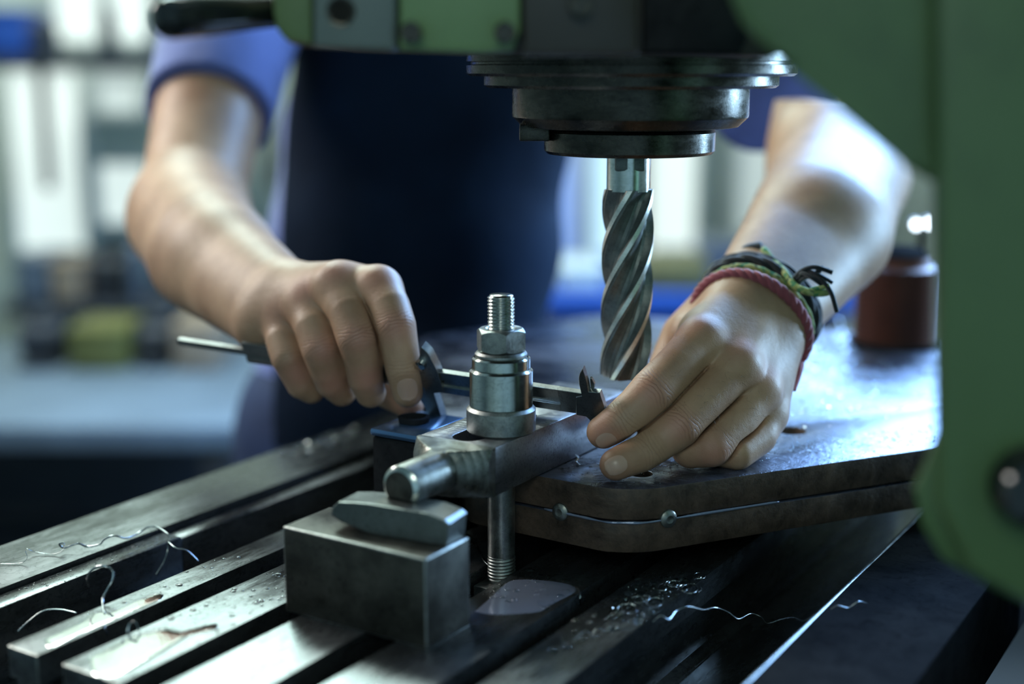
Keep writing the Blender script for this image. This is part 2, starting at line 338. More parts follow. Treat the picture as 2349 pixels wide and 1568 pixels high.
def shelf(name, px0, px1, py, H, dp, label):
    x0, x1, z = lat(px0, H), lat(px1, H), zz(py, H)
    e = tag(empty(name, W((x0+x1)/2, H, z-28)), label, 'shelf')
    box('shelf_board', x0, x1, H, H+dp, z-28, z, 'dark_clutter', e, 3, frame=WF)
    for a in (x0, x1-24): box('upright', a, a+24, H+dp-24, H+dp, (FZ if py > 600 else z-320), z-28, 'dark_clutter', e, 2, frame=WF)
    return e
shelf('storage_shelf', -40, 520, 700, 3000, 400, 'dark low storage shelf under the bright windows at far left')
shelf('storage_shelf', -60, 560, 130, 3000, 400, 'dark high storage shelf crossing the bright windows at far left')
items = [(0, 75, 590, 700, 'grey_clutter', 'toolbox', 'dull grey toolbox at the left end of the low shelf', 'box', 0),
 (85, 150, 600, 700, 'tan_clutter', 'carton', 'small tan carton between grey boxes on the low shelf', 'box', 0),
 (160, 250, 575, 700, 'dark_clutter', 'electric_motor', 'black electric motor standing on the low shelf', 'motor', 1),
 (258, 300, 540, 700, 'grey_clutter', 'oil_bottle', 'tall grey oil bottle right of the black motor', 'bottle', 2),
 (310, 420, 600, 700, 'grey_clutter', 'electric_motor', 'blue-grey motor drum near the elbow of the man', 'motor', 1),
 (428, 500, 560, 700, 'dark_clutter', 'toolbox', 'dark toolbox at the right end of the low shelf', 'box', 0),
 (-40, 60, 20, 130, 'blue_plastic', 'plastic_crate', 'blue plastic crate at the left end of the high shelf', 'box', 0),
 (70, 130, 40, 130, 'dark_clutter', 'paint_tin', 'dark tin beside the blue crate on the high shelf', 'tin', 2),
 (232, 268, 10, 130, 'dark_clutter', 'oil_bottle', 'dark narrow bottle between two bright panes on the high shelf', 'bottle', 2),
 (345, 420, 50, 130, 'grey_clutter', 'toolbox', 'grey toolbox under the lever grip on the high shelf', 'box', 0)]
for a, b_, c_, d_, mt, nm, lb, ct, kd in items: crate(a, b_, c_, d_, 3040, 180, mt, nm, lb, ct, kd, zb=zz(d_, 3000)+0.5)
def onbench(px0, px1, pyt, mat, nm, lb, ct, kd, zt=-300, H=2560, dp=160):
    x0, x1, z1 = lat(px0, H), lat(px1, H), zz(pyt, H)
    py1 = 784+F*math.tan(math.atan((CAM[2]-zt)/H)-PITCH); return crate(px0, px1, pyt, py1, H, dp, mat, nm, lb, ct, kd, zb=zt+0.5)
onbench(115, 245, 755, 'yellow_plastic', 'parts_bin', 'yellow plastic parts bin on the pale workbench', 'box', 0)
onbench(-30, 80, 735, 'dark_clutter', 'gear_casing', 'dark gear casing left of the yellow bin', 'casing', 1)
onbench(262, 350, 740, 'dark_clutter', 'gear_casing', 'dark gear casing right of the yellow bin', 'casing', 1)
onbench(365, 470, 745, 'tan_clutter', 'carton', 'tan carton on the right end of the pale workbench', 'box', 0)
crate(1290, 1390, 615, 700, 2560, 200, 'white_clutter', 'white_carton', 'pale carton on the blue bench left of the cutter', 'box', 0, zb=-139.5)
crate(1492, 1640, 608, 660, 2540, 200, 'olive_paint', 'tool_case', 'olive tool case on the blue bench right of the cutter', 'box', 0, zb=-139.5)
crate(1640, 1740, 560, 660, 2700, 200, 'grey_clutter', 'metal_cabinet', 'grey steel cabinet under the sleeve at right', 'cabinet', 0, zb=-139.5)
def cl(px, pz_top, i):
    pass
emit('glint_glow', (0.75, 0.88, 1.0), 9.0)  # glow for small specular highlights, no real lamp
def add_glint(px, py, H, r, label):  # added glowing disc in place of a blurred specular glint
    e = tag(empty('glint', PV(px, py, H)), label, 'lamp')
    c = PV(px, py, H); lathe_obj('lens', [(r*0.2, -r), (r*0.7, -r*0.7), (r, 0), (r, r*0.5)], 'glint_glow', e, axis=(c, FW0), seg=24); lathe_obj('glint_rim', [(r*1.05, 0), (r*1.3, 0), (r*1.3, r*2), (r, r*2)], 'grey_clutter', e, axis=(c, FW0), seg=24)
add_glint(1558, 590, 3400, 9, 'small added glow for a highlight on the far cabinet right of the cutter')
add_glint(2102, 515, 1230, 3.5, 'small added glow for a highlight behind the column, left of a pair'); add_glint(2132, 512, 1230, 3.5, 'small added glow for a highlight behind the column, right of a pair')
crate(1520, 1600, 575, 660, 3420, 90, 'grey_clutter', 'switch_box', 'grey switch box carrying a small added glow beside the cutter', 'box', 0)
# ceiling tubes above the left bay
for i, (x, d) in enumerate(((-1100, 2400), (-500, 2400), (900, 1200))):
    e = tag(empty('ceiling_light', W(x, d, CZ)), ['long ceiling tube light over the left bench', 'long ceiling tube light above the man', 'long ceiling tube light over the machine column'][i], 'lamp')
    box('light_housing', x-60, x+60, d-600, d+600, CZ-50, CZ, 'white_clutter', e, 6, frame=WF)
    lathe_obj('tube', [(13, -580), (14, -575), (14, 575), (13, 580)], 'tube', e, seg=20, axis=(W(x, d, CZ-70), FW0))

# ------------------------------------------------------------------ machine table
tbl = tag(empty('machine_table', (0, 0, -110)), 'worn T-slotted cast iron milling table under the clamped plates, wet with coolant', 'machine table')
Y0, Y1 = -215, 440
box('table_base', -268, 104, Y0+14, Y1-4, -110, -46, 'table_iron', tbl, 3)
def rail(x0, x1, y0=Y0, mat='table_iron', name='rail', lip=6):
    xm0, xm1 = x0+lip, x1-lip
    poly = [(x0, 0), (x1, 0), (x1, -16), (xm1, -16), (xm1, -47), (xm0, -47), (xm0, -16), (x0, -16)]
    bm = bmesh.new(); vs_ = [bm.verts.new((x, y0, z)) for x, z in poly]; f_ = bm.faces.new(vs_)
    r = bmesh.ops.extrude_face_region(bm, geom=[f_])
    for v in [g for g in r['geom'] if isinstance(g, bmesh.types.BMVert)]: v.co.y = Y1
    bevel(bm, 0.9, 2); return worn_edges(shade(link(name, bm_mesh(bm), mat, tbl)))
for a, b_ in ((-147.5, -126), (-108, -69.5), (-51, -10.2), (9.5, 54.6), (70, 102)): rail(a, b_)
o = rail(-269, -213, lip=8); o2 = box('ledge_strip', -211.5, -196, Y0, -52, -47, -2.5, 'table_iron', tbl, 1.2)
box('ledge_strip', -211.5, -198, -50, Y1, -47, -4.5, 'table_iron', tbl, 1.5)
# coolant channel and front lip
box('coolant_channel', 102.5, 172, Y0, Y1, -62, -48, 'table_iron', tbl, 2)
lipp = box('front_lip', 172.5, 238, Y0-60, 470, -62, 0, 'black_metal', tbl, 1.6)
lipp['label'] = 'dark flat front lip with a bright worn edge'
bm = bmesh.new()
box('worn_edge', 171.6, 173.6, Y0-60, 470, -3, 0.25, 'worn_steel', tbl, 0.6)
# machine knee under the table
kn = tag(empty('table_saddle', (-80, 150, FZ)), 'dark iron saddle and pedestal carrying the slotted table', 'pedestal')
box('pedestal', -190, 60, -60, 260, FZ, -260, 'black_metal', kn, 10); box('saddle', -200, 90, -150, 330, -260, -111, 'black_metal', kn, 8)

# ------------------------------------------------------------------ packing block, wedge
blk = tag(box('packing_block', -61.5, 28, -110.9, -73.5, 0, 46, 'block_steel', None, 0.9, 3), 'dark rectangular steel packing block standing across the slots', 'steel block')
worn_edges(blk)
# wedge: side profile traced along x, extruded along y
def wedge_frame(u, h, t):   # u along the block, h height, t across
    a = math.radians(7.1); return (u*math.cos(a)-t*math.sin(a)-16.9, -96.5+u*math.sin(a)+t*math.cos(a), 46+h)
wp = [(-22.7, 6.6), (-21.5, 11), (-18, 14.2), (-8.8, 15.3), (0.9, 15.8), (32.8, 15.6), (42.6, 13.4), (45, 11.6), (43.6, 0), (0, 0), (-16, 3.6)]
wme = prism([(u, h) for u, h in wp], 0, -20, 0.7, frame=lambda x, y, z: wedge_frame(x, y, -z))
wd = tag(shade(link('wedge_packer', wme, 'wedge_steel'), 0.12), 'small grey hexagonal steel packer lying on the dark block under the clamp nose', 'packing piece')

# ------------------------------------------------------------------ clamp bar
cb = tag(empty('clamp_bar', (-8, 20, 53)), 'heavy steel strap clamp with round nose, slotted around the threaded stud', 'clamp')
XL, XR, YT = -32.6, 16.4, 118.0
def bar_mesh():
    # outline with pointed front; slot hole from y=-30 to y=34
    out = [(XR, -32), (XL, -32), (XL, YT), (XR, YT)]
    sc, hw, ya, yb = -8.1, 8.9, -19.5, 34
    slot = [(sc+hw*math.cos(a), ya-hw*math.sin(a)) for a in np.linspace(0, math.pi, 13)] + [(sc-hw*math.cos(a), yb+hw*math.sin(a)) for a in np.linspace(0, math.pi, 13)]
    bm = bmesh.new(); z0, z1 = 53.4, 80
    o_t = [bm.verts.new((x, y, z1)) for x, y in out]; s_t = [bm.verts.new((x, y, z1)) for x, y in slot]
    es = [bm.edges.new((o_t[i], o_t[(i+1) % len(o_t)])) for i in range(len(o_t))] + [bm.edges.new((s_t[i], s_t[(i+1) % len(s_t)])) for i in range(len(s_t))]
    bmesh.ops.triangle_fill(bm, use_beauty=True, edges=es)
    r = bmesh.ops.extrude_face_region(bm, geom=list(bm.faces))
    for v in [g for g in r['geom'] if isinstance(g, bmesh.types.BMVert)]: v.co.z = z0
    bmesh.ops.dissolve_limit(bm, angle_limit=0.02, verts=bm.verts, edges=bm.edges)
    bevel(bm, 0.7, 2, 0.35); return bm_mesh(bm)
bar_o = shade(link('bar', bar_mesh(), 'ground_steel', cb))

# turned nose: square bar cut by a cone, then a short round spigot with a flat underside
def nose_mesh():
    cx, cz = -8.1, 66.7; hx, hz = 24.5, 13.3; A = sorted(set([2*math.pi*i/144 for i in range(144)] + [(s1*math.atan2(hz, hx)+o1) % (2*math.pi) for s1 in (1, -1) for o1 in (0, math.pi)]))
    prof = [(-31.0, 40)]
    for i in range(15): y = -34-i*1.2; prof.append((y, 27.9+(y+34)*0.93+ (0.35 if i % 3 == 0 else 0)))
    prof += [(-52, 12.4), (-54, 11.7), (-56, 11.4), (-82.4, 11.3), (-83.0, 11.1), (-84.9, 9.0), (-85, 8.7), (-85.05, 0.1)]
    v = []; f = []
    for y, r in prof:
        t = min(1, max(0, (-34-y)/18)); ccx = cx*(1-t)+(-6.6)*t; ccz = cz*(1-t)+68.4*t
        for a in A:
            c, s_ = math.cos(a), math.sin(a); lim = min(hx/abs(c) if abs(c) > 1e-6 else 1e9, hz/abs(s_) if abs(s_) > 1e-6 else 1e9)
            rr = min(r, lim); x, z = ccx+rr*c, ccz+rr*s_
            x = min(x, cx+hx); z = min(z, 80.0); z = max(z, 53.4)
            if y < -70: z = max(z, 61.9 if r > 9.6 else 62.9)
            elif y < -56: z = max(z, 57.5+4.4*(-56-y)/14)
            v.append((x, y, z))
    k = len(A)
    for j in range(len(prof)-1):
        for i in range(k): f.append((j*k+i, j*k+(i+1) % k, (j+1)*k+(i+1) % k, (j+1)*k+i))
    f.append(tuple(range(k))); return from_py(v, f)
no_ = nose_mesh(); bm = bmesh.new(); bm.from_mesh(no_); bmesh.ops.recalc_face_normals(bm, faces=bm.faces); bm.to_mesh(no_); bm.free()
no_o = shade(link('nose', no_, ['nose_steel', 'bright_steel', 'block_steel'], cb), 0.5); no_o['label'] = 'turned round nose with machining rings'
for p_ in no_o.data.polygons:
    yy = (no_o.data.vertices[p_.vertices[0]].co.y+no_o.data.vertices[p_.vertices[2]].co.y)/2*1000-(85.05-31.9)/2*0
    yw = min(no_o.data.vertices[q_].co.y for q_ in p_.vertices)/S+(-85.05-31.0)/2
    yx = max(no_o.data.vertices[q_].co.y for q_ in p_.vertices)/S+(-85.05-31.0)/2
    p_.material_index = 2 if yx < -84.95 else 1 if yw < -83.2 else 0

# ------------------------------------------------------------------ stud and the parts stacked on it
def thread_mesh(r, z0, z1, pitch, depth=0.75, seg=48):
    v = []; f = []; n_ = int((z1-z0)/pitch*8)
    for j in range(n_+1):
        for i in range(seg):
            a = 2*math.pi*i/seg; z = z0+(z1-z0)*j/n_; ph = ((z/pitch)-(i/seg)) % 1.0
            d = depth*abs(2*ph-1); fade = min(1, (z1-z)/1.6); rr = (r-d)*(0.86+0.14*fade) if fade < 1 else r-d
            v.append((rr*math.cos(a), rr*math.sin(a), z))
    for j in range(n_):
        for i in range(seg): f.append((j*seg+i, j*seg+(i+1) % seg, (j+1)*seg+(i+1) % seg, (j+1)*seg+i))
    f.append(tuple(range(seg-1, -1, -1))); f.append(tuple(n_*seg+i for i in range(seg))); return from_py(v, f)
st = tag(empty('threaded_stud', (0, 0, -36)), 'upright steel stud with threaded end passing through the clamp slot', 'stud')
lathe_obj('shank', [(7.0, -36), (7.3, -34), (7.3, 8), (7.6, 9), (7.6, 124), (7.0, 125)], 'worn_steel', st)
link('thread', thread_mesh(7.45, 124, 155.5, 1.9), 'bright_steel', st); link('thread', thread_mesh(8.0, -12, 9, 1.9), 'worn_steel', st)
tn = tag(box('slot_nut', -8.5, 8, -16, 16, -34, -6.5, 'worn_steel', None, 0.8), 'block nut in the slot around the foot of the stud', 'slot nut')
ring = lambda nm, r, z0, z1, mt, lb, ct, bv=0.7, ri=8.0, rl=None: tag(shade(link(nm, lathe([(ri, z0), (r-bv, z0), (r, z0+bv), (r, z1-(rl or bv)), (r-(rl or bv), z1), (ri, z1)], seg=128, closed=True), mt), 0.5), lb, ct)
ring('collar_ring', 19.0, 80.05, 94.2, 'worn_steel', 'wide scuffed steel ring at the bottom of the stack on the clamp', 'spacer ring', 1.0, rl=1.6)
ring('spacer_sleeve', 17.3, 94.2, 115, 'bright_steel', 'tall shiny turned sleeve in the middle of the stack on the stud', 'spacer sleeve', 0.5, rl=1.1)
ring('thin_spacer', 15.9, 115, 121.6, 'bright_steel', 'short polished ring between the tall sleeve and the washer', 'spacer ring', 0.5, rl=0.9)
ring('washer', 14.3, 121.6, 124.6, 'worn_steel', 'round washer directly beneath the hexagonal nut', 'washer', 0.6, rl=1.2)
def hexnut(r, z0, z1, ri=7.6, rot=0.0):
    v = []; f = []; K = 72
    def hr(a): a = (a-rot) % (math.pi/3)-math.pi/6; return r*math.cos(math.pi/6)/math.cos(a)
    rows = [(z0, 0.0, 1), (z0+0.1, 0.955, 0), (z0+1.0, 1.0, 2), (z1-2.2, 1.0, 2), (z1, 0.93, 3)]
    af = r*math.cos(math.pi/6)
    for i in range(K):
        a = 2*math.pi*i/K+rot; h_ = hr(a); e_ = (h_-af)/(r-af); c, s_ = math.cos(a), math.sin(a)
        for rr, z in ((ri, z0), (af*0.97, z0), (h_, z0+0.3+1.4*e_), (h_, z1-0.3-1.6*e_), (af*0.95, z1), (ri+1.0, z1), (ri, z1-1.0)): v.append((rr*c, rr*s_, z))
    for i in range(K):
        a0, b0 = i*7, ((i+1) % K)*7
        for j in range(7): f.append((a0+j, b0+j, b0+(j+1) % 7, a0+(j+1) % 7))
    return from_py(v, f)
hn = hexnut(13.9, 124.7, 137.2, rot=math.radians(14)); bm = bmesh.new(); bm.from_mesh(hn); bmesh.ops.recalc_face_normals(bm, faces=bm.faces); bm.to_mesh(hn); bm.free()
tag(shade(link('hex_nut', hn, 'worn_steel'), 0.35), 'steel hexagonal nut screwed down on the stud above the washer', 'nut')

# ------------------------------------------------------------------ work plates
def rounded(poly, r, k=6):
    out = []
    for i in range(len(poly)):
        p0, p1, p2 = np.array(poly[i-1], float), np.array(poly[i], float), np.array(poly[(i+1) % len(poly)], float)
        a = (p0-p1)/np.linalg.norm(p0-p1); c = (p2-p1)/np.linalg.norm(p2-p1)
        s_, e_ = p1+a*r, p1+c*r
        for t in np.linspace(0, 1, k): out.append(tuple((1-t)**2*s_+2*t*(1-t)*p1+t*t*e_))
    return out
def plate(name, poly, z0, z1, holes, label, cat, group=None):
    bm = bmesh.new(); es = []
    loops = [poly]+[[(hx+hr*math.cos(t), hy+hr*math.sin(t)) for t in np.linspace(0, 2*math.pi, 32, endpoint=False)] for hx, hy, hr in holes]
    for lp in loops:
        vv = [bm.verts.new((x, y, z1)) for x, y in lp]; es += [bm.edges.new((vv[i], vv[(i+1) % len(vv)])) for i in range(len(vv))]
    bmesh.ops.triangle_fill(bm, use_beauty=True, edges=es)
    r = bmesh.ops.extrude_face_region(bm, geom=list(bm.faces))
    for v in [g for g in r['geom'] if isinstance(g, bmesh.types.BMVert)]: v.co.z = z0
    bmesh.ops.dissolve_limit(bm, angle_limit=0.01, verts=bm.verts, edges=bm.edges)
    bevel(bm, 0.8, 2, 0.8); me = bm_mesh(bm)
    o = link(name, me, ['plate_edge', 'plate_top'])
    for p in o.data.polygons: p.material_index = 1 if (p.normal.z > 0.6) else 0
    return tag(shade(o, 0.5), label, cat, group)
poly = rounded([(-34, 14.5), (60, 13.5), (78, 24), (232, 255), (215, 400), (92, 540), (-195, 475), (-275, 300), (-85, 70)], 9)
h1 = PZ(1470, 1085, 53)
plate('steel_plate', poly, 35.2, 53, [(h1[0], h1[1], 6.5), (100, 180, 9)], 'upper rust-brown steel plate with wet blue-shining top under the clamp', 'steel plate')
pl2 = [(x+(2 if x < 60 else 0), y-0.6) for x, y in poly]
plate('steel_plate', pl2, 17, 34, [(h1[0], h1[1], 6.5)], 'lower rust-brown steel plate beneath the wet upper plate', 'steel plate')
for i, (x, y) in enumerate(((-20, 120), (30, 300))):
    tag(box('support_bar', x-90, x+70, y, y+30, 0.1, 16.9, 'block_steel', None, 1), ['flat steel support bar under the front of the plates', 'flat steel support bar under the back of the plates'][i], 'support bar')
# pins and coolant bead in the seam
def outward(px, py, z): return PZ(px, py, z)
for i, ((px, py), lb) in enumerate((((1294, 1168), 'round dull pin end in the plate seam on the left facet'), ((1546, 1168), 'round dull pin end in the plate seam right of the corner'))):
    if i == 0: c = np.array([PZ(px, py, 35)[0], 13.9, 34.8]); d = (0, -1, 0)
    else:
        t = 0.04; e_ = np.array([154, 231, 0.]); e_ /= np.linalg.norm(e_); c = np.array([78+e_[0]*13, 24+e_[1]*13, 34.8]); d = (e_[1], -e_[0], 0)
    tag(shade(link('locating_pin', lathe([(5.0, -8), (5.2, 0.3), (4.9, 1.3), (4.0, 2.1), (2.2, 2.6), (0.8, 2.2)], axis=(c, d), seg=32), 'nose_steel'), 0.5), lb, 'pin')
seam = [(p[0], p[1], 34.6) for p in poly]
seam_pts = []
ctr = np.array([60, 200.])
for p in poly[:-1]:
    q = np.array(p); 
    if q[1] < 60 or (q[0] > 200 and q[1] < 260): seam_pts.append(q)
idx = [tuple(p) for p in poly]
line = [(20, 13.2, 34.7), (40, 12.8, 34.6), (52, 12.6, 34.4), (61, 13.2, 34.3), (69, 17.6, 34.3), (76.5, 22.2, 34.3), (84, 31.5, 34.5), (95, 48.2, 34.6), (118, 82.8, 34.7), (126, 94.6, 34.8)]
tag(tube_obj('coolant_bead', smoothcurve(line, 60), [0.65+0.2*math.sin(i*0.31)+0.12*math.sin(i*0.77) for i in range(len(smoothcurve(line, 60)))], 'milky_sheen_coolant'), 'milky coolant bead caught in the seam between the brown plates', 'coolant', kind='stuff')

# ------------------------------------------------------------------ spindle and cutter
SX, SY = 24.5, 100.0
mm_ = tag(empty('milling_machine', (330, -60, FZ)), 'green painted milling machine with dark spindle nose above the plates', 'milling machine')
lathe_obj('spindle_flange', [(92, 270.5), (94, 272), (94, 276.5), (91.5, 277), (91.5, 278.2), (94, 278.6), (94, 284)], 'spindle_steel', mm_, c=(SX, SY), seg=160)
lathe_obj('spindle_step', [(82, 264), (84, 265.5), (84, 270.5)], 'spindle_steel', mm_, c=(SX, SY), seg=160)
lathe_obj('spindle_body', [(58, 241.5), (62, 242.2), (67.5, 247.5), (67.8, 249), (67.8, 264)], 'spindle_steel', mm_, c=(SX, SY), seg=160)
lathe_obj('collet_ring', [(45, 226.3), (47.5, 226.6), (49.2, 228.4), (49.4, 239), (48.5, 240.3), (46, 240.6), (40, 241.5)], 'spindle_steel', mm_, c=(SX, SY), seg=160)
kk = PV(1224, 303, 775); fr = lambda x, y, z: tuple(np.array([kk[0], kk[1], 0])+RT*x+FW0*y+UZ*z)
box('drive_key', -8, 9, -6, 16, 234.5, 244, 'spindle_steel', mm_, 0.8, frame=fr)
em = tag(empty('end_mill', (SX, SY, 92)), 'long steel end mill with spiral flutes hanging from the spindle above the plate', 'end mill')
lathe_obj('shank', [(12.2, 206), (12.9, 205), (12.9, 216), (12.9, 226.2)], 'bright_steel', em, c=(SX, SY))
# weldon flat facing the camera
tc_ = -FW0; fl = lambda x, y, z: tuple(np.array([SX, SY, 0])+RT*x+FW0*y+UZ*z)
box('shank_flat', -9.0, 8.2, -12.75, -8, 217, 226, 'cutter_steel', em, 1.2, frame=fl)
def cutter():
    N, R, L = 5, 15.2, 160.0; z0, z1 = 94.0, 206.0; prof = []
    K = 22
    keys = [(0, 1.0), (0.155, 1.0), (0.165, 0.955), (0.25, 0.92), (0.30, 0.86), (0.45, 0.72), (0.62, 0.63), (0.78, 0.62), (0.90, 0.70), (0.965, 0.86), (0.999, 0.995)]
    ts = np.array([k_[0] for k_ in keys]); rs = np.array([k_[1] for k_ in keys]); v = []; f = []; mi = []
    nz_ = 150; tt = np.unique(np.concatenate([ts, np.linspace(0.12, 0.96, 16)])); rr = np.interp(tt, ts, rs); per = len(tt); tot = per*N
    for j in range(nz_+1):
        z = z0+(z1-z0)*j/nz_; run = max(0, (z-(z1-7))/7)        # flutes run out at the top
        for n_ in range(N):
            for t, r in zip(tt, rr):
                a = (n_+t)*2*math.pi/N+2*math.pi*(z-z0)/L+0.75; re = r+(0.93-r)*run*0.55
                zz_ = z-(1.2*(1-r) if j == 0 else 0)+(2.0*(t) if j == 0 and r > .9 else 0)
                rad = R*re if j > 0 else R*re*0.97
                v.append((SX+rad*math.cos(a), SY+rad*math.sin(a), zz_))
    for j in range(nz_):
        for i in range(tot):
            f.append((j*tot+i, j*tot+(i+1) % tot, (j+1)*tot+(i+1) % tot, (j+1)*tot+i)); mi.append(1 if tt[i % per] < 0.1545 else 0)
    # end: inner ring dished upward
    b0 = len(v)
    for i in range(tot): a = (i//per+tt[i % per])*2*math.pi/N+0.75; v.append((SX+5*math.cos(a), SY+5*math.sin(a), z0+3.0))
    for i in range(tot): f.append((i, b0+i, b0+(i+1) % tot, (i+1) % tot)); mi.append(0)
    f.append(tuple(b0+i for i in range(tot))); mi.append(0); f.append(tuple(nz_*tot+i for i in range(tot-1, -1, -1))); mi.append(0)
    me = from_py(v, f); me.materials.clear(); o = link('fluted_body', me, ['cutter_steel', 'land_steel'], em)
    for p, k_ in zip(o.data.polygons, mi): p.material_index = k_
    return shade(o, 0.45)
cutter()

# head housing, facing the camera, over the spindle
HD = 617.0
def hp(px, py, dd=0.0): p = PV(px, py, HD+dd); return p
def face_prism(name, pts, d0, d1, mat, parent, bv=3.0, label=None, skew=(0, 0)):
    """outline (px) on the upright plane at horizontal distance d0, thickness to d1"""
    L2 = []
    for px, py in pts: p = PV(px, py, d0); L2.append((float((p-CAM)@RT), float(p[2])))
    me = prism(L2, d0, d1, bv, frame=lambda x, y, z: W(x+(z-d0)*skew[0], z, y+(z-d0)*skew[1])); o = shade(link(name, me, mat, parent), 0.5)
    if label: o['label'] = label
    return o
face_prism('head_housing', [(632, -260), (632, 40), (640, 75), (662, 98), (700, 108), (900, 114), (1100, 120), (1770, 130), (1800, 112), (1760, 60), (1730, -260)], 622, 830, 'brown_grime', mm_, 3)
face_prism('rounded_cheek', [(626, -260), (626, 30), (634, 66), (655, 92), (705, 101), (716, 101), (716, -260)], 612, 640, 'worn_green_paint', mm_, 5, 'worn green corner casting with dark chipped edge')
def plate_with_hole():
    o = face_prism('cover_plate', [(718, -260), (718, 108), (900, 117), (908, 110), (908, -260)], 608, 640, 'grey_green_paint', mm_, 2.5, 'bare grey-green metal cover plate with a counterbored hole'); return o
plate_with_hole()
c = PV(782, 26, 607.5); lathe_obj('counterbore', [(2, 4.0), (5.2, 4.0), (5.3, -0.3), (6.3, -0.5), (6.4, 0.5)], 'spindle_steel', mm_, axis=(c, FW0), seg=40)
face_prism('side_panel', [(914, -260), (914, 116), (1100, 122), (1178, 118), (1196, 70), (1196, -260)], 611, 645, 'panel_green_paint', mm_, 3, 'clean green painted panel between the bolts')
face_prism('dovetail_block', [(1200, -260), (1200, 128), (1466, 128), (1466, -260)], 606, 645, 'brown_grime', mm_, 3)
face_prism('gib_plate', [(1476, -260), (1476, 120), (1700, 124), (1715, 90), (1690, -260)], 616, 645, 'black_metal', mm_, 3)
for px, py, r in ((942, 74, 4.6), (1158, 74, 4.6), (1332, 10, 5.5)):
    c = PV(px, py, 600); b_ = lathe_obj('bolt_head', [(r*0.55, -1.5), (r*0.95, -1.5), (r, -0.5), (r, 9)], 'spindle_steel', mm_, axis=(c, FW0), seg=36)
    a = math.radians(55); fr2 = lambda x, y, z, c=c, a=a: tuple(c+RT*(x*math.cos(a)-z*math.sin(a))+UZ*(x*math.sin(a)+z*math.cos(a))+FW0*y)
    box('screw_slot', -r*0.8, r*0.8, -1.9, -1.3, -0.5, 0.5, 'black_grip', mm_, 0, frame=fr2)
# lever handle
ha, hb = P(372, 42, 560), P(640, 26, 618); hd = hb-ha; hL = float(np.linalg.norm(hd))
hnd = lathe_obj('lever_grip', [(0.5, -2.0), (4.5, -1.6), (7.2, 0), (8.6, 2.5), (9.0, 6), (8.8, 25), (7.8, 45), (7.0, hL-3), (8.2, hL+4)], 'black_grip', mm_, axis=(ha, hd), seg=48)
hnd['label'] = 'glossy black lever grip with rounded end'
# column and arch casting
CY = 500
col_pts = [(1643, -320), (1652, -30), (1688, 55), (1733, 100), (1818, 165), (1918, 245), (2018, 330), (2083, 385), (2130, 425), (2143, 480), (2145, 700), (2139, 1000), (2118, 1060), (2086, 1130), (2105, 1215), (2150, 1290), (2250, 1350), (2420, 1440), (2700, 1560), (2700, -320)]
face_prism('column_casting', col_pts, CY, CY+75, 'green_paint', mm_, 6, skew=(0.55, 0.12))
face_prism('column_rib', [(2152, -320), (2156, 420), (2160, 1160), (2230, 1310), (2420, 1420), (2700, 1500), (2700, -320)], CY-9, CY, 'green_paint', mm_, 3)
box('column_foot', 320, 700, -40, 300, FZ, 60, 'black_metal', mm_, 10, frame=lambda x, y, z: W(x, y+480, z))
# small blurred brown and black fittings on the column
c = PV(2370, 1120, CY-16); lathe_obj('hand_knob', [(3, -10), (13, -9), (15, -4), (15, 6), (6, 9), (6, 24)], 'black_grip', mm_, axis=(c, FW0), seg=40)

# ------------------------------------------------------------------ objects beyond the plates
cg = tag(empty('coil_housing', PZ(2055, 790, 53)), 'ribbed brown winding drum standing on the plate beside the column', 'drum')
c = PZ(2055, 785, 53); prof = [(26, 54)]
for i in range(15): z = 55+i*4.2; prof += [(33, z), (35, z+1.2), (35, z+2.6), (33, z+3.6)]
prof += [(28, 119), (22, 126)]
lathe_obj('winding', prof, 'copper_brown', cg, c=c[:2], seg=64); lathe_obj('base_flange', [(38, 53.1), (39, 55), (36, 57)], 'black_metal', cg, c=c[:2]); lathe_obj('top_cap', [(22, 124), (24, 127), (12, 133)], 'black_metal', cg, c=c[:2])
pc = PV(2117, 530, 1240); tag(lathe_obj('glow_post', [(6, 53.5), (7, 55), (4, 60), (4, pc[2]), (2, pc[2]+3)], 'black_metal', c=pc[:2]), 'thin black post behind the column carrying two small added glows', 'post')
sb = tag(empty('step_block', (-105, 48, 0)), 'steel step block with bolt hole and top coloured by painted blue light behind the clamp nose', 'step block')
z1 = 66; q = PZ(950, 985, z1)
box('body', q[0]-13, q[0]+20, q[1]-24, q[1]+24, 0.1, z1, 'black_metal', sb, 2); box('cap_plate', q[0]-14, q[0]+21, q[1]-25, q[1]+25, z1, z1+5, 'blue_sheen_steel', sb, 2)
lathe_obj('bolt_socket', [(7, z1+5), (9, z1+5.2), (9.5, z1+8), (7, z1+8.4), (6, z1+6)], 'black_metal', sb, c=(q[0], q[1]))

# ------------------------------------------------------------------ caliper
def cD(px): return 752+(1390-px)*0.118
def cy_(px): return 935-(1390-px)*0.152
cA, cB = P(1390, cy_(1390), cD(1390)), P(410, cy_(410), cD(410))
e1 = cA-cB; e1 /= np.linalg.norm(e1)
vc = cA-CAM; vc /= np.linalg.norm(vc)
e2 = UP-e1*np.dot(UP, e1); e2 /= np.linalg.norm(e2); e3 = np.cross(e1, e2)
if np.dot(e3, vc) < 0: e3 = -e3
ta = math.radians(38); e2, e3 = e2*math.cos(ta)-e3*math.sin(ta), e3*math.cos(ta)+e2*math.sin(ta)   # top leans to the camera
def c2(px, py):
    v = ray(px, py); k = np.dot(cA-CAM, e3)/np.dot(v, e3); p = CAM+v*k-cA; return (float(p@e1), float(p@e2))
cfr = lambda x, y, z: tuple(cA+e1*x+e2*y+e3*z)
cal = tag(empty('vernier_caliper', cA), 'steel vernier caliper held in both hands behind the stud stack', 'caliper')
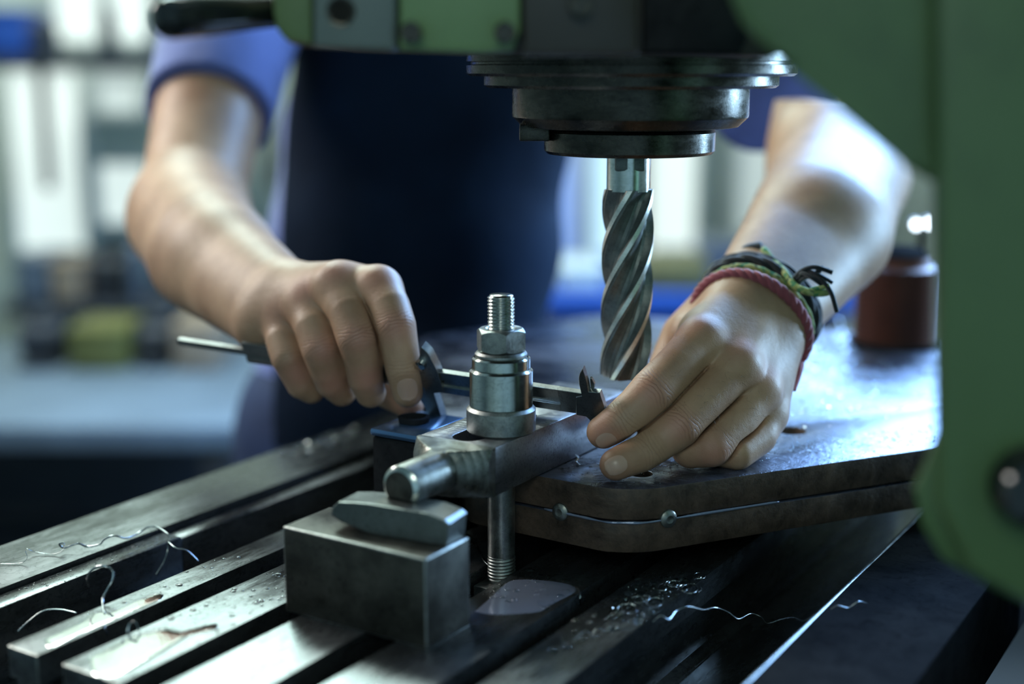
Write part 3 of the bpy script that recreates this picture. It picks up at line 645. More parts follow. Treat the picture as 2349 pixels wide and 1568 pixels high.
def cpart(name, pts, z0, z1, mat='caliper_steel', bv=0.25, px=True):
    q = [c2(*p) for p in pts] if px else pts
    return shade(link(name, prism(q, z0, z1, bv, frame=cfr, seg=1), mat, cal), 0.4)
s0 = c2(1338, 927)[0]; sl = c2(560, cy_(560))[0]; bw = 8.0
def bar_with_groove():
    q = [(sl, -bw), (s0, -bw), (s0, bw), (sl, bw)]
    prof = [(-bw, 0), (-2.8, 0), (-2.8, 1.4), (2.2, 1.4), (2.2, 0), (bw, 0), (bw, 3.6), (-bw, 3.6)]
    v = []; f = []
    se = c2(1283, 915)[0]
    for s_ in (sl, se):
        for y, z in prof: v.append(cfr(s_, y, z))
    for i in range(8): f.append((i, (i+1) % 8, 8+(i+1) % 8, 8+i))
    f.append(tuple(range(7, -1, -1))); f.append(tuple(8+i for i in range(8)))
    me = from_py(v, f); bm = bmesh.new(); bm.from_mesh(me); bmesh.ops.recalc_face_normals(bm, faces=bm.faces); bevel(bm, 0.15, 1, 0.5); bm.to_mesh(me); bm.free()
    shade(link('beam', me, 'caliper_steel', cal), 0.3); cpart('beam_end', [(se, -bw), (s0+4, -bw), (s0+4, bw), (se, bw)], 0, 3.6, px=False)
bar_with_groove()
cpart('fixed_jaw', [(1337, 844), (1330, 856), (1328, 866), (1329, 880), (1335, 906), (1322, 909), (1322, 950), (1345, 954), (1354, 962), (1362, 985), (1374, 1010), (1386, 1012), (1399, 968), (1390, 940), (1376, 899), (1351, 897), (1347, 876)], -0.6, 3.0)
cpart('inner_jaw', [(1349, 874), (1353, 875), (1360, 888), (1359, 899), (1351, 899)], 2.6, 4.6)
cpart('slider', [(969, 792), (976, 798), (985, 808), (1003, 842), (1012, 866), (1019, 896), (998, 898), (1010, 935), (1021, 972), (1006, 981), (985, 945), (962, 905), (900, 890), (880, 835), (940, 838), (962, 825)], -1.6, 4.6)
cpart('vernier_plate', [(900, 872), (975, 884), (978, 897), (903, 886)], -2.2, -1.2)
c0 = c2(975, 838)
shade(link('locking_screw', lathe([(2.2, -4.5), (3.2, -4.3), (3.4, -1.6), (2.6, -1.2)], axis=(cfr(c0[0]-1, c0[1]+2.5, 0), e3), seg=28), 'chrome', cal), 0.5)
rod = [cfr(c2(640, cy_(640))[0], 0, 1.8), cfr(c2(409, cy_(409))[0], 0, 1.8)]
def rodbox(): a, b_ = c2(700, cy_(700))[0], c2(409, cy_(409))[0]; return [(a, -2.3), (b_, -2.3), (b_-1, 0), (b_, 2.3), (a, 2.3)]
cpart('depth_rod', [(c2(700, cy_(700))[0], -2.4), (c2(409, cy_(409))[0], -2.4), (c2(405, cy_(405))[0], 0), (c2(409, cy_(409))[0], 2.4), (c2(700, cy_(700))[0], 2.4)], 0.2, 3.4, px=False)

# ------------------------------------------------------------------ the machinist: one smooth body surface from blended tapered volumes
def cap_d(X, a, b, ra, rb):
    ab = b-a; L = max(float(ab@ab), 1e-9); pa = X-a; t = np.clip(pa@ab/L, 0, 1)
    return np.linalg.norm(pa-t[..., None]*ab, axis=-1)-(ra+(rb-ra)*t)
def smin(a, b, k):
    if k <= 0: return np.minimum(a, b)
    h = np.clip(0.5+0.5*(b-a)/k, 0, 1); return b+(a-b)*h-k*h*(1-h)
class Field:
    def __init__(s, lo, hi, h, like=None):
        s.lo = np.array(lo, np.float32); s.h = h; s.n = np.maximum(2, np.ceil((np.array(hi)-s.lo)/h).astype(int)+1); s.A = np.full(s.n, 60.0, np.float32)
    def sub(s, lo, hi):
        i0 = np.clip(np.floor((lo-s.lo)/s.h).astype(int), 0, s.n-1); i1 = np.clip(np.ceil((hi-s.lo)/s.h).astype(int)+1, 1, s.n)
        if (i1 <= i0).any(): return None, None
        g = np.stack(np.meshgrid(*[s.lo[k]+s.h*np.arange(i0[k], i1[k], dtype=np.float32) for k in range(3)], indexing='ij'), -1)
        return tuple(slice(i0[k], i1[k]) for k in range(3)), g
    def add(s, prims, k, marg=14):
        """each prim is a chain [(p, r), ...]; the chain's own pieces join by min, chains join by smooth min k"""
        for ch in prims:
            pts = [(np.array(p, float), float(r)) for p, r in ch]
            if len(pts) == 1: pts = pts*2
            lo = np.min([p-r for p, r in pts], 0)-marg; hi = np.max([p+r for p, r in pts], 0)+marg
            sl, g = s.sub(lo, hi)
            if sl is None: continue
            d = None
            for (a, ra), (b_, rb) in zip(pts[:-1], pts[1:]):
                q = cap_d(g, a.astype(np.float32), b_.astype(np.float32), ra, rb); d = q if d is None else np.minimum(d, q)
            s.A[sl] = smin(s.A[sl], d.astype(np.float32), k)
    def mesh(s):
        A, h = s.A, s.h; I = A < 0
        c = np.zeros(np.array(A.shape)-1, np.int8)
        for dx in (0, 1):
            for dy in (0, 1):
                for dz in (0, 1): c += I[dx:A.shape[0]-1+dx, dy:A.shape[1]-1+dy, dz:A.shape[2]-1+dz]
        act = (c > 0) & (c < 8); ix = np.argwhere(act); idm = np.full(act.shape, -1, np.int32); idm[act] = np.arange(len(ix))
        V = np.zeros((len(ix), 3)); W_ = np.zeros(len(ix)); cs = [np.array(q) for q in np.ndindex(2, 2, 2)]
        val = {tuple(q): A[ix[:, 0]+q[0], ix[:, 1]+q[1], ix[:, 2]+q[2]] for q in cs}
        for q in cs:
            for ax_ in range(3):
                if q[ax_]: continue
                q2 = q.copy(); q2[ax_] = 1; a, b_ = val[tuple(q)], val[tuple(q2)]; mk = (a < 0) != (b_ < 0)
                t = np.where(mk, a/np.where(mk, a-b_, 1), 0); P_ = np.tile(q.astype(float), (len(ix), 1)); P_[:, ax_] += t
                V[mk] += P_[mk]; W_[mk] += 1
        V = (V/W_[:, None]+ix)*h+s.lo
        Fs = []
        for ax_ in range(3):
            a = np.take(I, range(0, A.shape[ax_]-1), ax_); b_ = np.take(I, range(1, A.shape[ax_]), ax_)
            e = np.argwhere(a != b_); u, w = [(1, 2), (2, 0), (0, 1)][ax_]
            e = e[(e[:, u] > 0) & (e[:, w] > 0) & (e[:, u] < A.shape[u]-1) & (e[:, w] < A.shape[w]-1)]
            sg = I[e[:, 0], e[:, 1], e[:, 2]]; q = []
            for du, dw in ((-1, -1), (0, -1), (0, 0), (-1, 0)):
                k = e.copy(); k[:, u] += du; k[:, w] += dw; q.append(idm[k[:, 0], k[:, 1], k[:, 2]])
            q = np.stack(q, 1); q[~sg] = q[~sg][:, ::-1]; Fs.append(q)
        Fq = np.concatenate(Fs); Fq = Fq[(Fq >= 0).all(1)]; return V, Fq
def smooth_v(V, Fq, it=2, lam=0.5):
    n_ = len(V); e = np.concatenate([Fq[:, [i, (i+1) % 4]] for i in range(4)])
    for _ in range(it):
        cnt = np.bincount(e[:, 0], minlength=n_)+np.bincount(e[:, 1], minlength=n_)
        acc = np.stack([np.bincount(e[:, 0], weights=V[e[:, 1], k], minlength=n_)+np.bincount(e[:, 1], weights=V[e[:, 0], k], minlength=n_) for k in range(3)], 1)
        V = V*(1-lam)+lam*acc/np.maximum(cnt, 1)[:, None]
    return V
def quick_mesh(V, Fq):
    me = bpy.data.meshes.new('mesh'); me.vertices.add(len(V)); me.vertices.foreach_set('co', V.astype(np.float32).ravel())
    me.loops.add(len(Fq)*4); me.loops.foreach_set('vertex_index', Fq.astype(np.int32).ravel()); me.polygons.add(len(Fq)); me.polygons.foreach_set('loop_start', np.arange(0, len(Fq)*4, 4, dtype=np.int32))
    me.update(calc_edges=True); return me

def side(ax_): return ax_/np.linalg.norm(ax_)
def nrm(v): v = np.array(v, float); return v/np.linalg.norm(v)
# ---- right side of the picture (his left arm)
Rsh, Rel = P(1590, -60, 1315), P(1925, 395, 1055); Rmid = P(1880, 525, 935); Rwr = P(1735, 728, 822)
RA = nrm(Rel-Rwr); RLt = nrm(P(1830, 835, 812)-P(1625, 665, 832)); RLt = nrm(RLt-RA*(RLt@RA)); RN = np.cross(RA, RLt); RN = RN if RN[2] > 0 else -RN
R = dict(
 arm=[[(Rsh, 56), (Rel, 47)], [(Rel, 45), (Rmid-RLt*12, 37), (Rwr-RLt*13+RA*25, 23), (Rwr-RLt*12, 20)], [(Rel, 45), (Rmid+RLt*12, 38), (Rwr+RLt*13+RA*25, 22), (Rwr+RLt*12, 19)], [(Rel+UZ*4, 42), (Rmid-RA*10+RN*6, 36)]],
 palm=[[(Rwr-RLt*14, 19), (P(1608, 786, 778), 14.5)], [(Rwr-RLt*5+RN*2, 18), (P(1688, 838, 774), 14)], [(Rwr+RLt*6, 18), (P(1735, 890, 782), 13.5)], [(Rwr+RLt*15, 17), (P(1757, 948, 792), 12.5)],
       [(Rwr-RLt*15-RN*6, 18), (P(1590, 765, 830), 15)], [(P(1600, 765, 800), 12), (P(1650, 860, 805), 14)], [(P(1650, 860, 805), 14), (P(1730, 950, 812), 13)]],
 index=[[(P(1608, 786, 778), 14), (P(1555, 838, 764), 12.6), (P(1497, 898, 753), 12.9), (P(1462, 932, 751), 11.6), (P(1424, 965, 750), 11.0), (P(1384, 990, 754), 9.4)]],
 middle=[[(P(1690, 842, 775), 13.5), (P(1625, 910, 763), 12.0), (P(1560, 975, 753), 12.4), (P(1510, 1012, 752), 11.2), (P(1470, 1039, 746), 10.6), (P(1412, 1065, 740), 8.8)]],
 ring=[[(P(1737, 895, 783), 13), (P(1690, 965, 770), 12.0), (P(1632, 1022, 758), 12.0), (P(1585, 1030, 763), 10.8), (P(1565, 1010, 778), 10)]],
 pinky=[[(P(1757, 948, 793), 12.2), (P(1738, 1000, 780), 11), (P(1690, 1036, 766), 10.4), (P(1652, 1033, 770), 9.2), (P(1640, 1010, 784), 8.6)]],
 thumb=[[(P(1650, 700, 842), 17), (P(1572, 770, 846), 15), (P(1522, 868, 838), 12.2), (P(1428, 968, 792), 9.5)]])
Rj = [(P(1497, 898, 753), P(1608, 786, 778), P(1384, 990, 754), 1.0), (P(1428, 963, 750), P(1497, 898, 753), P(1384, 990, 754), 0.55), (P(1560, 975, 753), P(1690, 842, 775), P(1470, 1039, 746), 1.0), (P(1474, 1038, 752), P(1560, 975, 753), P(1412, 1065, 740), 0.6),
      (P(1632, 1022, 763), P(1737, 895, 783), P(1585, 1030, 763), 0.6)]
Rk = [P(1600, 740, 770), P(1700, 800, 768), P(1750, 860, 775), P(1497, 898, 742), P(1560, 975, 742), P(1640, 1035, 750), P(1384, 1000, 745), P(1405, 1075, 745)]
# ---- left side of the picture (his right arm)
Lsh, Lel = P(590, -70, 1300), P(434, 500, 1085); Lmid = P(470, 575, 975); Lwr = P(636, 706, 858)
LA = nrm(Lel-Lwr); LLt = nrm(P(690, 640, 852)-P(585, 775, 858)); LLt = nrm(LLt-LA*(LLt@LA)); LN = np.cross(LA, LLt); LN = LN if LN@(CAM-Lwr) > 0 else -LN
Lf = dict(
 arm=[[(Lsh, 56), (P(480, 260, 1160), 46), (Lel, 41)], [(Lel, 39), (Lmid+LLt*10, 33), (Lwr+LLt*11, 20)], [(Lel, 39), (Lmid-LLt*11, 33), (Lwr-LLt*11, 20)], [(Lel, 38), (P(500, 590, 950), 32)]],
 palm=[[(Lwr+LLt*14, 17.5), (P(865, 664, 812), 14.5)], [(Lwr+LLt*5, 18), (P(775, 658, 818), 15.5)], [(Lwr-LLt*5, 18), (P(705, 702, 830), 14.5)], [(Lwr-LLt*13, 17.5), (P(652, 738, 842), 13.5)],
       [(P(740, 720, 838), 15), (P(830, 700, 832), 13)], [(Lwr+LLt*10-LN*12, 16), (P(800, 770, 862), 14)]],
 index=[[(P(868, 667, 811), 14.5), (P(893, 705, 800), 12.4), (P(907, 748, 794), 12.2), (P(918, 800, 794), 10.9), (P(925, 845, 795), 10.6), (P(935, 900, 800), 9.0)]],
 middle=[[(P(775, 662, 817), 15), (P(800, 715, 803), 12.4), (P(822, 775, 796), 12.8), (P(832, 825, 801), 11.2), (P(838, 865, 806), 10.8), (P(850, 900, 813), 9.2)]],
 ring=[[(P(708, 706, 829), 14), (P(720, 750, 815), 12.0), (P(738, 800, 809), 12.2), (P(752, 850, 814), 10.8), (P(762, 875, 818), 10.4), (P(784, 898, 824), 9)]],
 pinky=[[(P(656, 742, 841), 13), (P(652, 780, 830), 11.4), (P(664, 820, 824), 11.2), (P(682, 858, 828), 10), (P(692, 880, 830), 9.4), (P(714, 894, 834), 8.4)]],
 thumb=[[(P(700, 740, 868), 16), (P(800, 810, 864), 14.5), (P(880, 890, 850), 11.5), (P(940, 928, 838), 8.6)]])
Lj = [(P(907, 748, 794), P(868, 667, 811), P(925, 845, 795), 0.9), (P(925, 845, 795), P(907, 748, 794), P(935, 900, 800), 0.5), (P(822, 775, 796), P(775, 662, 817), P(838, 865, 806), 0.9), (P(738, 800, 809), P(708, 706, 829), P(762, 875, 818), 0.6), (P(664, 820, 824), P(656, 742, 841), P(692, 880, 830), 0.5)]
Lk = [P(868, 640, 800), P(775, 625, 806), P(700, 672, 818), P(650, 715, 832), P(907, 748, 784), P(822, 775, 785), P(738, 800, 798), P(682, 858, 818), P(762, 880, 808), P(840, 870, 795), P(940, 935, 832)]
def limb(G, joints, knucks, h, cutpt, cutdir):
    fl = [c for k_ in ('index', 'middle', 'ring', 'pinky', 'thumb') for c in G[k_]]
    allp = [q for ch in G['arm']+G['palm']+fl for q in ch]
    lo = np.min([np.array(p)-r for p, r in allp if (np.array(p)-cutpt)@cutdir < 60], 0)-8; hi = np.max([np.array(p)+r for p, r in allp if (np.array(p)-cutpt)@cutdir < 60], 0)+8
    Fd = Field(lo, hi, h); Fd.add(G['arm'], 22, 24); Fd.add(G['palm'], 9)
    fp = [q for ch in fl for q in ch]; flo = np.min([np.array(p)-r for p, r in fp], 0)-16; fhi = np.max([np.array(p)+r for p, r in fp], 0)+16
    sl, g = Fd.sub(flo, fhi); T = Field(g[0, 0, 0], g[-1, -1, -1], h); T.A = np.full(Fd.A[sl].shape, 60.0, np.float32); T.n = np.array(T.A.shape)
    m1 = np.full(T.A.shape, 60.0, np.float32); m2 = m1.copy()
    for k_ in ('index', 'middle', 'ring', 'pinky'):      # keep a hair's breadth between neighbouring fingers
        T.A[:] = 60; T.add(G[k_], 0, 20); m2 = np.minimum(m2, np.maximum(m1, T.A)); m1 = np.minimum(m1, T.A)
    T2 = np.maximum(m1, 0.8-(m2-m1)*0.5); T.A[:] = 60; T.add(G['thumb'], 0)
    T3 = T.A.copy(); T.A[:] = 60
    for ka, kb in (('index', 'middle'), ('middle', 'ring'), ('ring', 'pinky')):   # webbing deep between neighbours
        ca, cb = G[ka][0], G[kb][0]; q = []
        for t in np.linspace(0.0, 0.62, 6):
            def at_(ch, t): x = t*(len(ch)-1); i = min(int(x), len(ch)-2); return np.array(ch[i][0])*(1-x+i)+np.array(ch[i+1][0])*(x-i)
            mid = (at_(ca, t)+at_(cb, t))/2; q.append((mid+nrm(mid-CAM)*7.5, 4.8))
        T.add([q], 0)
    a = smin(Fd.A[sl], np.minimum(T3, T.A), 6); Fd.A[sl] = smin(a, T2, 5)
    for d_ in range(3):      # close the surface at the grid edges
        for e_ in (0, -1): ix = [slice(None)]*3; ix[d_] = e_; Fd.A[tuple(ix)] = np.maximum(Fd.A[tuple(ix)], 1)
    V, Q = Fd.mesh(); V = smooth_v(V, Q, 2)
    u = np.zeros(len(V)); w = np.zeros(len(V)); fl_ = np.zeros(len(V))
    for j, pa, pb, am in joints:
        axd = nrm(np.array(pb)-np.array(pa)); d = V-j; al = d@axd; rd = np.linalg.norm(d-al[:, None]*axd, axis=1); tc_ = nrm(CAM-j); tc_ = nrm(tc_-axd*(tc_@axd)); dors = (d@tc_)/np.maximum(rd, 1)
        lat_ = d@np.cross(axd, tc_)
        ww = am*np.exp(-(al/5.5)**2)*np.clip(dors*1.6-0.1, 0, 1)*(rd < 16); m_ = ww > w; w[m_] = ww[m_]; u[m_] = (al+np.sign(al)*(-(lat_/6.5)**2)*0.9)[m_]
    for kp in knucks: fl_ = np.maximum(fl_, 0.55*np.exp(-(np.linalg.norm(V-kp, axis=1)/9.5)**2))
    return V, Q, u, w, fl_
QUICK = False
hv = 2.0 if QUICK else 0.85
parts_ = [limb(R, Rj, Rk, hv, Rel, nrm(Rsh-Rel)), limb(Lf, Lj, Lk, hv, P(480, 260, 1160), nrm(Lsh-Lel))]
# torso, hips and neck
Tc = [[(P(900, 60, 1380), 92), (P(1225, 40, 1365), 92)], [(P(860, 300, 1375), 88), (P(1085, 300, 1365), 88)], [(P(840, 560, 1355), 86), (P(1060, 560, 1355), 86)], [(P(770, 1000, 1355), 92), (P(1000, 1000, 1355), 92)],
      [(P(870, 380, 1365), 86), (P(800, 900, 1355), 88)], [(P(1060, 330, 1365), 84), (P(1010, 900, 1355), 88)], [(P(900, -60, 1385), 70), (P(640, -60, 1327), 52)], [(P(1260, -60, 1385), 70), (P(1540, -60, 1335), 52)], [(P(1080, -60, 1395), 60), (P(1080, -190, 1385), 50)]]
def region(chains, pad): q = [c_ for ch in chains for c_ in ch]; return np.min([np.array(p)-r for p, r in q], 0)-pad, np.max([np.array(p)+r for p, r in q], 0)+pad
lo, hi = region(Tc, 12); Fb = Field(lo, hi, 6.0); Fb.add(Tc, 30, 30); Vb, Qb = Fb.mesh(); Vb = smooth_v(Vb, Qb, 2)
Vs, Qs, us, ws, fs = [], [], [], [], []; off = 0
for V, Q, u_, w_, f_ in parts_+[(Vb, Qb, np.zeros(len(Vb)), np.zeros(len(Vb)), np.zeros(len(Vb)))]:
    Vs.append(V); Qs.append(Q+off); us.append(u_); ws.append(w_); fs.append(f_); off += len(V)
me = quick_mesh(np.concatenate(Vs), np.concatenate(Qs))
for nm_, ar_ in (('fold_u', us), ('fold_w', ws), ('flush', fs)): me.attributes.new(nm_, 'FLOAT', 'POINT').data.foreach_set('value', np.concatenate(ar_).astype(np.float32))
man = tag(empty('person', W(-60, 1290, FZ)), 'man in blue short-sleeved shirt and dark apron holding a caliper with both hands', 'person')
body = link('body', me, 'skin', man)
# clothes: the same volumes a little larger
def cloth_mesh(name, chains, pad, k, h, mat, cuts=(), hollow=None, label=None, wob=2.0):
    lo, hi = region(chains, pad+16); Fd = Field(lo, hi, h); Fd.add([[(p, r+pad) for p, r in ch] for ch in chains], k, 30)
    g = Fd.sub(lo, hi)
    gx = np.stack(np.meshgrid(*[Fd.lo[k_]+Fd.h*np.arange(Fd.n[k_], dtype=np.float32) for k_ in range(3)], indexing='ij'), -1)
    Fd.A += (wob*(np.sin(gx[..., 2]/23+gx[..., 0]/31)*np.sin(gx[..., 0]/37-gx[..., 1]/29+gx[..., 2]/61))).astype(np.float32)
    for (p, d) in cuts: Fd.A = np.maximum(Fd.A, (gx-p.astype(np.float32))@np.array(d, np.float32))
    V, Q = Fd.mesh(); V = smooth_v(V, Q, 2); o = link(name, quick_mesh(V, Q), mat, man)
    if label: o['label'] = label
    return o
upper = Tc[:3]+Tc[4:8]
# sleeves end at the hems
LhemC, LhemD = P(480, 268, 1160), nrm(Lel-Lsh); RhemC, RhemD = P(1790, 215, 1145), nrm(Rel-Rsh)
cloth_mesh('shirt', upper, 5, 30, 5.0, 'blue_shirt', label='blue short-sleeved shirt')
cloth_mesh('sleeve', [[(Lsh, 60), (P(505, 150, 1195), 54), (LhemC+LhemD*60, 50)]], 4, 0, 3.0, 'blue_shirt', cuts=[(LhemC, LhemD)], wob=1.5)
cloth_mesh('sleeve', [[(Rsh, 62), (RhemC+RhemD*60, 55)]], 4, 0, 3.0, 'blue_shirt', cuts=[(RhemC, RhemD)], wob=1.5)
ac = P(690, 300, 1365)
cloth_mesh('apron', Tc[:6], 11, 30, 5.0, 'navy_apron', cuts=[(P(655, 300, 1315), -RT+UZ*0.02), (P(900, 300, 1390), FW0), (P(900, -40, 1315), UZ)], label='dark navy work apron', wob=2.5)
cloth_mesh('trousers', [Tc[3], [(P(780, 1000, 1355), 84), (np.array(W(-190, 1360, -400)), 70), (np.array(W(-200, 1370, -830)), 55)], [(P(1000, 1000, 1355), 84), (np.array(W(30, 1360, -400)), 70), (np.array(W(40, 1370, -830)), 55)]], 8, 30, 6.0, 'navy_trousers', label='dark blue work trousers')
for lx in (-200, 40):
    bm = bmesh.new(); bmesh.ops.create_cube(bm, size=1)
    for v in bm.verts: v.co = W(lx+v.co.x*95, 1330+v.co.y*270, FZ+0.5+(v.co.z+0.5)*(90 if v.co.y > 0 else 55))
    bevel(bm, 18, 3); link('boot', bm_mesh(bm), 'black_cord', man)
# finger nails
def nail(c, ldir, nd, L_, w_, chain):
    c = np.array(c); ldir = nrm(ldir); nd = nrm(np.array(nd)-ldir*(np.dot(nd, ldir))); s_ = np.cross(ldir, nd); v = []; f = []; nu, nv = 16, 12
    def sd(X): return min(float(cap_d(X[None], np.array(a, float), np.array(b_, float), ra, rb)[0]) for (a, ra), (b_, rb) in zip(chain[:-1], chain[1:]))
    for i in range(nu+1):
        for j in range(nv+1):
            a = -1+2*i/nu; b_ = -1+2*j/nv
            wy = max(0, 1-abs(a)**2.5)**0.42
            X = c+ldir*a*L_/2+s_*b_*w_/2*wy+nd*3
            for _ in range(14): X = X-nd*(sd(X)-(0.12+0.35*(1-(b_*wy)**4)*(1-0.6*abs(min(a, 0))**3)+(0.35 if a > 0.8 else 0)))*0.8
            v.append(X)
    for i in range(nu):
        for j in range(nv): f.append((i*(nv+1)+j, i*(nv+1)+j+1, (i+1)*(nv+1)+j+1, (i+1)*(nv+1)+j))
    k = len(v); v += [p-nd*0.7 for p in v]; f += [tuple(q+k for q in reversed(t)) for t in f]
    o = link('fingernail', from_py(v, f), 'nail', man); return o
def on_skin(px, py, D0, pts):   # first point of the ray that meets the finger chain
    v = ray(px, py)
    for D in np.arange(D0-25, D0+25, 0.25):
        X = (CAM+v*D)[None]; d = min(float(cap_d(X, np.array(a), np.array(b_), ra, rb)[0]) for (a, ra), (b_, rb) in zip(pts[:-1], pts[1:]))
        if d < 0.15: return CAM+v*D, min(((np.array(a)) for a, _ in pts), key=lambda q: np.linalg.norm(q-(CAM+v*D)))
    return CAM+v*D0, CAM+v*(D0+10)
for px, py, tipdir, ch, L_, w_ in ((935, 893, 0, Lf['index'][0], 14.5, 12), (1391, 1011, 0, R['index'][0], 12, 9.5), (1416, 1066, 0, R['middle'][0], 11.5, 10)):
    p_, cc = on_skin(px, py, ch[-1][0]@FW-CAM@FW, ch)
    a_, b_ = np.array(ch[-2][0]), np.array(ch[-1][0]); t_ = np.clip((p_-a_)@(b_-a_)/((b_-a_)@(b_-a_)), 0, 1.0); nd = p_-(a_+t_*(b_-a_))
    nail(p_, b_-a_, nd, L_, w_, ch)

# ---- bracelets round the wrist on the right
def ring_pts(c, a_, b_, n_=90, t0=0, t1=2*math.pi, wob=0.0):
    return [c+RLt*a_*math.cos(t)+RN*b_*math.sin(t)+RA*wob*math.sin(3*t+1) for t in np.linspace(t0, t1, n_)]
def braid(name, pts, r, mat, label, bumps=1.0):
    v = []; f = []; k = 0; n_ = len(pts)
    for s_ in range(3):
        T = np.gradient(np.array(pts), axis=0); T /= np.linalg.norm(T, axis=1)[:, None]; out = []
        for i, p in enumerate(pts):
            u_ = np.cross(T[i], [0.2, 0.3, 1]); u_ /= np.linalg.norm(u_); w_ = np.cross(T[i], u_); a = i*0.55*bumps+s_*2*math.pi/3
            out.append(p+(u_*math.cos(a)+w_*math.sin(a))*r*0.45)
        tv, tf = tube(out, r*0.68, seg=8); f += [tuple(q+k for q in t) for t in tf]; v += tv; k += len(tv)
    o = link(name, from_py(v, f), mat, man); o['label'] = label; return o
bc = P(1722, 742, 822)
braid('bracelet', ring_pts(bc, 36.2, 29.8, 150, wob=0.6), 3.5, 'red_cord', 'braided red cord bracelet')
braid('bracelet', ring_pts(bc+RA*11+RN*1, 35.5, 29, 130, wob=1.6), 2.0, 'green_yellow_cord', 'green and yellow twisted thread bracelet', 0.7)
braid('bracelet', ring_pts(bc+RA*20+RN*1, 36, 30, 130, wob=2.0), 3.4, 'black_cord', 'black cord bracelet with loose ends', 0.5)
braid('bracelet', ring_pts(bc+RA*27, 37.5, 31, 130, wob=1.0), 2.6, 'black_cord', 'thin black cord bracelet', 0.5)
D_ = 805
for nm_, pts, r, mt, lb in (('bracelet_tail', [(1752, 572, 838), (1775, 600, 828), (1800, 625, 818), (1822, 655, 808), (1850, 668, 803), (1880, 672, 801), (1905, 668, 800)], 2.3, 'green_yellow_cord', 'green and yellow tied end'),
    ('bracelet_tail', [(1850, 668, 803), (1878, 660, 800), (1902, 655, 797)], 1.5, 'green_yellow_cord', 'green and yellow tied end'),
    ('bracelet_tail', [(1834, 835, 812), (1830, 850, 808), (1824, 868, 806), (1815, 893, 804)], 3.0, 'red_cord', 'hanging red knotted end'),
    ('bracelet_tail', [(1690, 590, 850), (1718, 574, 846), (1748, 568, 842)], 4.2, 'black_cord', 'black knot'),
    ('bracelet_tail', [(1815, 645, 818), (1840, 620, 806), (1870, 612, 800), (1910, 625, 798)], 1.5, 'black_cord', 'black loose end'),
    ('bracelet_tail', [(1825, 655, 816), (1850, 635, 805), (1880, 640, 799), (1905, 668, 797), (1920, 715, 798)], 1.4, 'black_cord', 'black loose end'),
    ('bracelet_tail', [(1820, 650, 820), (1845, 628, 808), (1865, 630, 802), (1890, 612, 800)], 1.6, 'black_cord', 'black loose end')):
    o = tube_obj(nm_, smoothcurve([P(*q) for q in pts], 40), r, mt, man); o['label'] = lb
for i, (dx, dy) in enumerate(((0, 0), (6, -14), (-8, 10), (14, 6))):
    o = tube_obj('bracelet_tail', smoothcurve([P(1828+i*3, 640, 812), P(1848+dx, 622+dy*0.4, 805), P(1872+dx, 628+dy, 800), P(1896+dx, 640+dy*1.5, 799)], 30), 1.2, 'black_cord', man); o['label'] = 'fine black fringe strand'
# fine hair on the backs of the fingers and along the forearms
def hairs(name, chains, n_, L_, seed, wthr):
    rg = np.random.RandomState(seed); co = np.concatenate(Vs[:2]); v = []; f = []
    me_ = body.data; no = np.empty(len(me_.vertices)*3, np.float32); me_.vertices.foreach_get('normal', no); no = no.reshape(-1, 3)[:len(co)]
    sel = np.zeros(len(co), bool)
    for a, b_, rmax in chains:
        ab = np.array(b_)-np.array(a); t = (co-a)@ab/(ab@ab); q = np.linalg.norm(co-a-np.clip(t, 0, 1)[:, None]*ab, axis=1); sel |= (t > 0.15) & (t < 0.9) & (q < rmax)
    sel &= (no@nrm(CAM-co[0])) > -0.3; ids = np.flatnonzero(sel)
    for i in rg.choice(ids, min(n_, len(ids)), replace=False):
        p, n1 = co[i], no[i]; d = nrm(n1*0.5+rg.normal(size=3)*0.35+np.array([0.25, -0.45, -0.55])*0.6); s_ = nrm(np.cross(d, n1+rg.normal(size=3)*0.2)); l_ = L_*rg.uniform(0.5, 1.2); k = len(v)
        v += [p-s_*0.045, p+s_*0.045, p+d*l_*0.5+n1*0.4+s_*0.035, p+d*l_*0.5+n1*0.4-s_*0.035, p+d*l_-n1*0.2]; f += [(k, k+1, k+2, k+3), (k+3, k+2, k+4)]
    o = link(name, from_py(v, f), 'hair', man); o['kind'] = 'stuff'; return o
if not QUICK:
    hairs('finger_hair', [(R['middle'][0][0][0], R['middle'][0][2][0], 14), (R['index'][0][0][0], R['index'][0][2][0], 14), (R['ring'][0][0][0], R['ring'][0][2][0], 14)], 260, 5.0, 3, 0)
    hairs('arm_hair', [(Rwr+RA*25, Rel, 60), (Lwr+LA*10, Lel, 52)], 1500, 9.0, 4, 0)

# ------------------------------------------------------------------ coolant, drops and swarf
def puddle(name, pts, z, mat, label, h=0.45):
    q = smoothcurve(np.array([(*PZ(px, py, z)[:2], 0) for px, py in pts]+[(*PZ(*pts[0], z)[:2], 0)]), len(pts)*6)[:-1, :2]
    c = q.mean(0); v = []; f = []; n_ = len(q)
    for s_, hh in ((1.0, 0.0), (0.985, h*0.6), (0.95, h), (0.6, h*1.1)): v += [(*(c+(p-c)*s_), z+hh) for p in q]
    v.append((*c, z+h*1.1))
    for j in range(3):
        for i in range(n_): f.append((j*n_+i, j*n_+(i+1) % n_, (j+1)*n_+(i+1) % n_, (j+1)*n_+i))
    for i in range(n_): f.append((3*n_+i, 3*n_+(i+1) % n_, len(v)-1))
    return tag(link(name, from_py(v, f), mat), label, 'coolant', kind='stuff')
puddle('coolant_puddle', [(1089, 1402), (1120, 1375), (1152, 1345), (1178, 1330), (1232, 1329), (1290, 1336), (1316, 1345), (1318, 1358), (1268, 1384), (1240, 1401), (1180, 1408), (1130, 1409)], 0.03, 'milky_sheen_coolant', 'coolant puddle with painted lavender reflection on the rail right of the dark block', 0.16)
